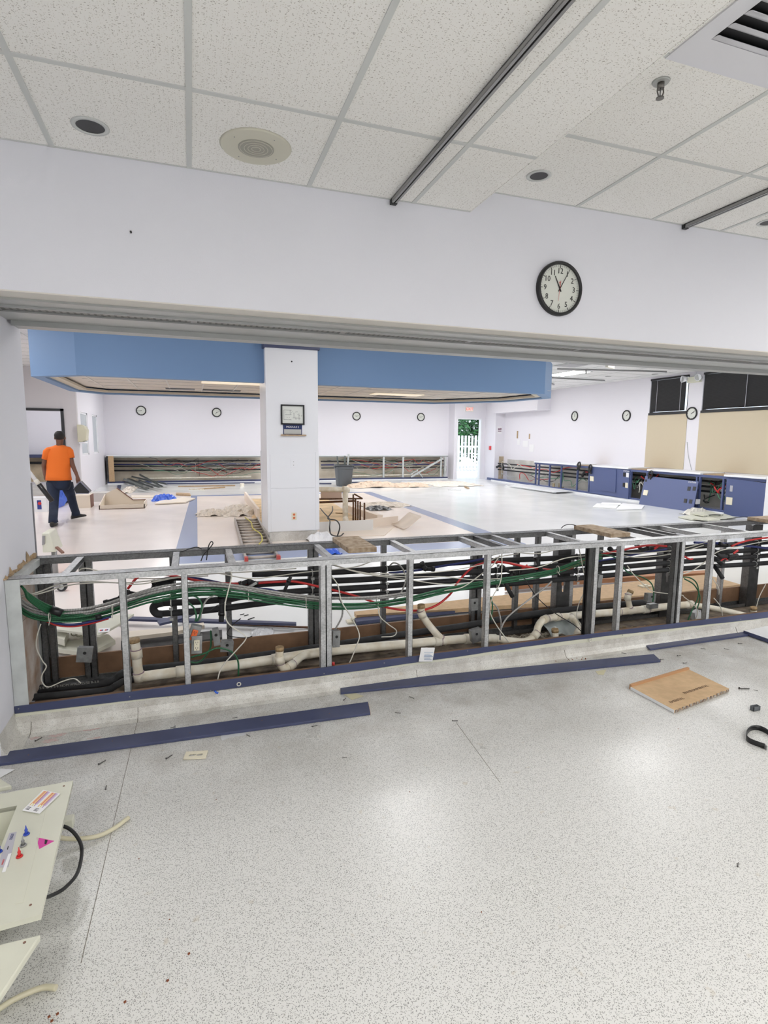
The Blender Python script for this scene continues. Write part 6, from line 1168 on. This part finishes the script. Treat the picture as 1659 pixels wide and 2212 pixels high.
# strap loop
c = fl(1632, 1592); P = [fl(u, v) for u, v in ((1720, 1660), (1690, 1612), (1660, 1588), (1640, 1578), (1624, 1578), (1614, 1586), (1612, 1598), (1620, 1606), (1640, 1614), (1652, 1618))]; P = spline([Vector((p_.x, p_.y, 0)) for p_ in P], 6); mb = MB(); rg = []
for i, p_ in enumerate(P): d = (P[min(i+1, len(P)-1)]-P[max(i-1, 0)]).normalized(); s_ = Vector((-d.y, d.x, 0))*.0016; rg.append([p_-s_+Vector((0, 0, .001)), p_+s_+Vector((0, 0, .001)), p_+s_+Vector((0, 0, .030)), p_-s_+Vector((0, 0, .030))])
t = thing('strap', 'black strap loop standing on edge at the right of the near floor', 'strap', (c.x, c.y, 0)); mb.loft(rg).build('webbing', M_black, t); e = P[-1]; MB().obox(e+Vector((0, 0, .014)), (1, -.4, 0), (.4, 1, 0), (0, 0, 1), .003, .014, .012).build('buckle', M_alud, t)
c = fl(1631, 1534); t = thing('black_clip', 'small black open plastic box on the near floor at right', 'box', (c.x, c.y, 0)); MB().box(c.x-.028, c.x+.028, c.y-.012, c.y-.009, 0, .028).box(c.x-.028, c.x+.028, c.y+.009, c.y+.012, 0, .030).box(c.x-.028, c.x-.025, c.y-.012, c.y+.012, 0, .028).box(c.x+.025, c.x+.028, c.y-.012, c.y+.012, 0, .028).box(c.x-.028, c.x+.028, c.y-.012, c.y+.012, 0, .003).build('shell', M_grey, t)
# outlet cover plate
c = fl(423, 1633); t = thing('outlet_cover', 'ivory duplex outlet cover plate lying on the near floor', 'cover plate', (c.x, c.y, 0)); ax = Vector((fl(446, 1627)-fl(396, 1638)).normalized()); ax = Vector((.93, -.2, 0)).normalized(); ay = Vector((-ax.y, ax.x, 0))
oo = lambda sx: [(sx+.0165*math.cos(a), max(-.0125, min(.0125, .0165*math.sin(a)))) for a in [2*PI*k/20 for k in range(20)]]
cut_plate('plate', [(-.057, -.035), (.057, -.035), (.057, .035), (-.057, .035)], [oo(-.0195), oo(.0195)], .005, M_ivory, (c.x, c.y, .005), ax, ay, t); MB().cyl((c.x, c.y, .0075), (c.x, c.y, .0085), .003, 10).build('screw', M_alu, t)
# tape, bracket, tapes
def ftape(pts, m_, lab, name='tape_scrap', z=.001, th=.0006, cat='tape'): return slab(pts, th, m_, name, lab, cat, z)
t = ftape([(478, 1588), (532, 1582), (528, 1589), (500, 1592), (480, 1600), (476, 1594)], M_clear, 'scrap of clear tape near the front navy board'); M_ytp = mat('yellowed tape', (.62, .58, .40), .6)
ftape([(742, 1500), (768, 1497), (786, 1504), (760, 1512)], M_ytp, 'yellowed tape scrap under the middle navy board'); ftape([(1018, 1444), (1042, 1441), (1046, 1448), (1024, 1452)], M_ytp, 'yellowed glue patch left of the rust chips'); ftape([(1152, 1430), (1180, 1426), (1186, 1431), (1160, 1434)], M_ytp, 'second yellowed glue patch near the rust chips'); ftape([(1286, 1450), (1310, 1446), (1304, 1458), (1292, 1457)], M_ytp, 'yellowed tape scrap below the middle navy board end')
c = fl(377, 1574); tag(MB().box(c.x-.006, c.x+.006, c.y-.012, c.y+.03, 0, .004).box(c.x-.022, c.x-.006, c.y-.012, c.y-.006, 0, .004).box(c.x-.022, c.x-.006, c.y+.010, c.y+.016, 0, .004).build('metal_clip', M_alud), 'small grey F-shaped metal clip behind the front navy board', 'clip')
# rust chips
r_ = random.Random(9); mb = MB(); c0, c1 = fl(1195, 1428), fl(1258, 1420)
for k in range(90): f_ = min(1, max(0, r_.gauss(.55, .22))); p_ = c0.lerp(c1, f_)+Vector((0, r_.gauss(0, .012), .003)); s_ = r_.uniform(.001, .005); mb.obox(p_, (1, r_.random(), .2), (-.3, 1, .1), (0, .2, 1), s_, s_*.8, s_*.5)
tag(mb.build('rust_flakes', mat('rust flakes', (.20, .06, .025), .9)), 'scatter of reddish rust flakes behind the middle navy board', 'rust flakes', None, 'stuff')
mb = MB(); 
for u, v in ((362, 2118), (270, 2164), (124, 2190), (106, 2196), (112, 2205), (467, 1727), (366, 1986), (1040, 1970), (408, 2060), (1465, 1574), (300, 1855), (885, 1710)):
    c = fl(u, v, .002); s_ = .0035 if v > 2000 else .002
    tag(MB().obox(c, (1, .4, .1), (-.4, 1, 0), (0, .1, 1), s_, s_*.7, s_*.5).build('rust_crumb', mat('rust flakes', (.2, .06, .02))), {362: 'brown crumb on the near floor, in the lower middle left', 270: 'brown crumb near the bottom edge of the picture', 124: 'brown crumb beside the bottom cream tube, upper', 106: 'brown crumb beside the bottom cream tube, middle', 112: 'brown crumb beside the bottom cream tube, lower', 467: 'tiny brown crumb right of the coloured card', 366: 'tiny crumb right of the large cream panel', 1040: 'tiny crumb on the open near floor', 408: 'faint brown crumb above the lower middle one', 1465: 'dark crumb below the tan board offcut', 300: 'tiny crumb right of the black tube loop', 885: 'tiny crumb in the middle of the near floor'}[u], 'crumb')
# screws
def screw(u, v, ang, lab, L=.032, base=[None], big=1.):
    c = fl(u, v)
    if base[0] is None:
        t = thing('drywall_screw', lab, 'screw', (0, 0, 0), 'loose screws on the near floor'); rr2 = [.0016+.0006*(i % 2) for i in range(14)]
        s1 = MB().tube([(-.014+.032*i/13, 0, .0022) for i in range(14)], .002, 6, rr=rr2[:-1]+[.0003]).build('shank', mat('phosphate screw', (.10, .095, .09), .5, .5), t); s2 = MB().cyl((-.018, 0, .0036), (-.014, 0, .0024), .0042, 10, .0018).build('head', MATS['phosphate screw'], t); base[0] = (t, s1, s2); r = t
    else:
        t, s1, s2 = base[0]; r = t.copy(); C.objects.link(r)
        for q in (s1, s2): k = q.copy(); C.objects.link(k); k.parent = r
    r.location = (c.x, c.y, .001); r.rotation_euler = (0, 0, ang); r.scale = (big, big, big); r['label'] = lab; return r
for u, v, a, l, b_ in [(50, 1585, .1, 'screw at the skirting corner beside the jamb', 1), (84, 1598, .9, 'screw on the pink stained floor at far left', 1.2), (293, 1554, 0, 'screw lying flat at the seam in the skirting', 1.3), (297, 1588, -.6, 'screw just behind the front navy board', 1), (221, 1648, .8, 'screw in front of the front navy board at left', 1.2), (366, 1636, .8, 'screw left of the ivory cover plate', 1.2), (229, 1702, 1.6, 'screw right of the coloured card', 1), (438, 1535, -.6, 'screw below the trap, left of the middle board', 1), (508, 1551, .1, 'silver screw above the clear tape', .8), (537, 1590, -.9, 'short screw beside the clear tape', .8), (680, 1569, .2, 'screw between the two left navy boards', 1), (711, 1490, -.8, 'screw left of the middle board end', 1), (745, 1511, .9, 'screw under the left end of the middle board', 1), (860, 1541, -.5, 'screw below the middle board, left one', 1), (890, 1508, -1, 'screw below the middle board, right one', 1), (745, 1637, -.4, 'lone screw right of the ivory cover plate', .7), (983, 1558, -.3, 'screw in the middle of the near floor', 1), (1081, 1444, -.3, 'screw left of the rust flakes, first', 1), (1110, 1439, .6, 'screw left of the rust flakes, second', 1), (1136, 1432, 0, 'thick screw left of the rust flakes', 1), (1325, 1401, -.9, 'screw right of the rust flakes, upper', 1), (1348, 1412, -.9, 'screw right of the rust flakes, middle', 1), (1357, 1406, -.3, 'screw right of the rust flakes, lower', .9), (1430, 1425, 0, 'screw at the right end of the middle board', 1), (1467, 1417, 0, 'bright screw right of the middle board', 1), (1480, 1433, -.1, 'long screw above the tan offcut', 1), (1519, 1402, -.9, 'screw under the right navy board, left one', 1), (1570, 1403, -.8, 'screw under the right navy board, middle one', 1), (1599, 1391, -.4, 'screw under the right navy board, right one', 1), (1608, 1489, -.35, 'large bolt-like screw right of the tan offcut', 2.0), (1594, 1869, .6, 'lone screw at the right of the near floor', .8), (1633, 1492, -.8, 'tiny screw at the right picture edge', .7)]: screw(u, v, a, l, big=b_)
# floor seam and skirting seams
for a, b, l in (((297, 1556), (175, 2080), 'thin vinyl seam line running towards the camera at left'), ((985, 1560), (1080, 1690), 'short scratch seam in the middle of the near floor')):
    A, B = fl(*a, .0005), fl(*b, .0005); tag(MB().beam(A, B, .0022, .001).build('floor_seam', mat('seam grime', (.22, .20, .17), .8)), l, 'seam')
for u, v0, v1 in ((297, 1507, 1553), (900, 1436, 1462), (1220, 1400, 1418), (1590, 1350, 1364), (66, 1538, 1582), (26, 1545, 1580)):
    a, b = at(u, v0+5, y=YF-.009), at(u, v1, z=.0015); z_ = max(.02, min(.115, a.z)); pts = [(a.x, YF-q-.0012, zz+.0012) for q, zz in cp if zz <= .116]
    tag(MB().tube(pts, .0016, 5).build('skirting_seam', MATS['seam grime']), 'dark seam crack in the coved skirting, '+{297: 'below the second front post', 900: 'below the printed card', 1220: 'below the first keyhole plate', 1590: 'at the right end', 66: 'right crack near the jamb corner', 26: 'left crack at the jamb corner'}[u], 'seam')
for k, (u, v, w_, h_) in enumerate(((190, 1574, .11, .035), (125, 1588, .06, .03), (75, 1594, .03, .03), (205, 1594, .05, .012), (110, 1600, .05, .03))):
    c = fl(u, v); r_ = random.Random(k); pts = [(c.x+w_*(.6+.4*r_.random())*math.cos(a*PI/9), c.y+h_*(.6+.5*r_.random())*math.sin(a*PI/9)*.8, .0004) for a in range(18)]
    tag(MB().prism(pts, (0, 0, .0003)).build('paint_smear', mat('faded pink smear', (.62, .36, .36), .6, var=1, vs=60, col2=(.60, .57, .54))), 'faded pink smear on the floor by the jamb, '+('widest', 'middle', 'leftmost', 'thin lower', 'pale lower')[k]+' one', 'stain')
# ------------------------------------------------------------------ cream machine panels at the lower left
zc_ = .235; t = thing('machine_cover', 'large cream plastic cover with a recess, pins and stickers at the lower left', 'cover', (-.8, 2.1, 0))
q = [at(158, 1686, z=zc_), at(88, 1975, z=zc_)]; TR, BR = q; TLd = (at(0, 1715, z=zc_)-TR).normalized(); BLd = (at(0, 1999, z=zc_)-BR).normalized()
TL = TR+TLd*.75; BL = BR+BLd*.70; ex = (TR-TL).normalized(); ey = (TR-BR).normalized()
r1 = at(37, 1740, z=zc_); r0 = at(0, 1832, z=zc_); r2 = r1-ex*.45; r3 = r1-(r1-r0).normalized()*.34; r4 = r3-ex*.40
def loc2(p_): d = p_-BR; return (d.x, d.y)
cut_plate('top_plate', [loc2(p_) for p_ in (BR, TR, TL, BL)], [[loc2(p_) for p_ in (r1, r2, r4, r3)]], .018, M_cream, BR-Vector((0, 0, .009)), (1, 0, 0), (0, 1, 0), t)
MB().prism([p_-Vector((0, 0, .14)) for p_ in (r1, r2, r4, r3)], (0, 0, .01)).build('recess_floor', M_cream, t)
for a, b in ((r1, r2), (r2, r4), (r4, r3), (r3, r1)): MB().hexa([a-Vector((0, 0, .14)), b-Vector((0, 0, .14)), b-Vector((0, 0, .14))+(Vector((0, 0, 0)) if False else (b-a).cross(Vector((0, 0, 1))).normalized()*.004), a-Vector((0, 0, .14))+(b-a).cross(Vector((0, 0, 1))).normalized()*.004]+[a-Vector((0, 0, .001)), b-Vector((0, 0, .001)), b-Vector((0, 0, .001))+(b-a).cross(Vector((0, 0, 1))).normalized()*.004, a-Vector((0, 0, .001))+(b-a).cross(Vector((0, 0, 1))).normalized()*.004]).build('recess_wall', M_cream, t)
MB().box(-1.15, -.74, 1.80, 2.36, 0, zc_-.145).build('support_box', M_cream, t, bevel=.006)
u_ = Vector((0, 0, 1))
MB().prism([at(u, v, z=zc_) for u, v in ((83, 1750), (100, 1746), (50, 1950), (33, 1953))], (0, 0, .0012)).build('raised_band', M_cream, t)
for u, v in ((138, 1698), (66, 1955)): c = at(u, v, z=zc_); MB().cyl(c, c+u_*.0012, .004, 10).build('screw_hole', M_edge, t)
def sticker(pts, m_, n, h=.001, z=0): return MB().prism([at(u, v, z=zc_+z) for u, v in pts], (0, 0, h)).build(n, m_, t)
sticker(((78, 1809), (117, 1817), (85, 1834)), mat('magenta sticker', (.62, .05, .32), .5), 'magenta_triangle', .0012); sticker(((97, 1814), (103, 1815), (100, 1824), (96, 1823)), M_ink, 'triangle_mark', .0006, .0013)
sticker(((20, 1800), (36, 1797), (18, 1873), (0, 1874), (0, 1855)), mat('grey label', (.48, .47, .52), .5), 'grey_label', .0008); sticker(((18, 1845), (25, 1843), (12, 1883), (4, 1885)), M_paper, 'white_label', .0008, .001)
for k in range(3): sticker(((25+k*2.2, 1801), (26+k*2.2, 1801), (21+k*2.2, 1814), (20+k*2.2, 1814)), M_bluec, 'label_print', .0004, .0011)
for k in range(2): sticker(((7+k*2, 1856), (8+k*2, 1856), (4+k*2, 1868), (3+k*2, 1868)), M_red, 'label_print', .0004, .0011)
sticker(((17, 1828), (19, 1828), (17, 1835), (15, 1835)), M_ink, 'label_print', .0004, .0011)
def pin(u, v, m_, lab):
    c = at(u, v, z=zc_+.002); p_ = thing('push_pin', lab, 'pin', tuple(c)); MB().cyl(c, c+u_*.004, .011, 18, .009).build('flange', M_alud if m_ is M_box else m_, p_)
    MB().loft([[c+u_*h+Vector((math.cos(a*PI/6)*r_, math.sin(a*PI/6)*r_, 0)) for a in range(12)] for h, r_ in ((.004, .007), (.010, .0045), (.018, .0055), (.022, .003), (.034, .0012))]).build('stem', m_, p_)
pin(57, 1802, mat('blue pin', (.03, .07, .42), .35), 'blue plastic connector standing on the cream cover'); pin(50, 1826, M_box, 'grey plastic connector standing on the cream cover'); pin(42, 1850, M_red, 'red plastic connector standing on the cream cover'); pin(-2, 1840, MATS['blue pin'], 'blue connector at the left picture edge')
P = [at(u, v, z=zc_+.004) for u, v in ((48, 1751), (93, 1707), (130, 1715), (86, 1758))]; cd = thing('colour_card', 'white card with two columns of yellow, red and purple stripes on the cream cover', 'card', tuple(P[0])); MB().prism(P, (0, 0, .0015)).build('card', M_paper, cd)
cols = [(.85, .55, .12), (.70, .10, .10), (.85, .70, .15), (.55, .12, .25), (.45, .30, .55), (.6, .5, .7)]
for h_ in range(2):
    for k in range(6):
        a0 = .10+h_*.46+k*.062; q = []
        for a, b in ((a0, .25+.10*(k % 2)), (a0+.045, .25+.1*(k % 2)), (a0+.045, .97), (a0, .97)): q.append((P[0].lerp(P[3], a)).lerp(P[1].lerp(P[2], a), b)+u_*.0017)
        MB().prism(q, (0, 0, .0003)).build('colour_stripe', mat('stripe %d' % k, cols[k], .5), cd)
    for k in range(3):
        q = [(P[0].lerp(P[3], a)).lerp(P[1].lerp(P[2], a), b)+u_*.0017 for a, b in ((.1+h_*.46, .06+k*.05), (.3+h_*.46, .06+k*.05), (.3+h_*.46, .08+k*.05), (.1+h_*.46, .08+k*.05))]; MB().prism(q, (0, 0, .0003)).build('text_line', M_ink, cd)
# tubes from under the cover
pz = lambda pts: [at(u, v, z=z) for u, v, z in pts]
tag(MB().tube(spline(pz([(120, 1790, .17), (137, 1785, .17), (158, 1797, .15), (174, 1822, .12), (176, 1850, .10), (166, 1888, .09), (140, 1918, .09), (112, 1934, .10), (92, 1940, .13)]), 6), .0065, 12).build('hose_loop', M_black), 'glossy black hose looping out from under the cream cover', 'hose')
tag(MB().tube(spline(pz([(120, 1808, .05), (150, 1812, .03), (190, 1810, .02), (220, 1803, .012), (250, 1787, .010), (278, 1766, .010)]), 6), .009, 12).build('clear_tube', mat('yellowed clear tube', (.62, .58, .42), .3)), 'yellowed translucent tube on the floor beside the black hose', 'tube')
tag(MB().tube(spline(pz([(-20, 2192, .02), (20, 2165, .015), (60, 2145, .014), (95, 2133, .012), (122, 2134, .011)]), 6), .0085, 12).build('clear_tube', MATS['yellowed clear tube']), 'yellowed translucent tube at the bottom left of the picture', 'tube')
tag(MB().box(*(lambda c: (c.x-.02, c.x+.03, c.y-.02, c.y+.02))(at(142, 1777, z=.10)), .08, .12).build('tube_block', M_cream, bevel=.004), 'small cream block peeking from under the cream cover', 'block')
A = at(88, 2018, z=.26); B = at(0, 2152, z=.26); dB = (B-A).normalized(); P = [A, A-Vector((1, 0, 0))*.6, A-Vector((1, 0, 0))*.6+dB*.6, A+dB*.6]; t = thing('plastic_board', 'plain cream plastic panel at the bottom left corner', 'panel', (A.x-.3, A.y-.3, 0)); MB().prism([p_-Vector((0, 0, .020)) for p_ in P], (0, 0, .020)).build('panel', M_cream, t, bevel=.004); c = at(53, 2036, z=.26); MB().cyl(c, c+u_*.001, .004, 10).build('screw_hole', M_edge, t); MB().box(A.x-.5, A.x-.12, A.y-.5, A.y-.08, 0, .239).build('support_box', M_cream, t)
slab([(-40, 1660), (32, 1662), (-10, 1686), (-40, 1690)], .001, M_paper, 'paper_sheet', 'white paper sheet on the floor at the left picture edge', 'paper', .004)
tag(MB().prism([at(u, v, z=.16) for u, v in ((-60, 1690), (0, 1690), (26, 1706), (-60, 1722))], (0, 0, .02)).build('cream_flap', M_cream, bevel=.003), 'cream plastic flap behind the large cream cover', 'flap')
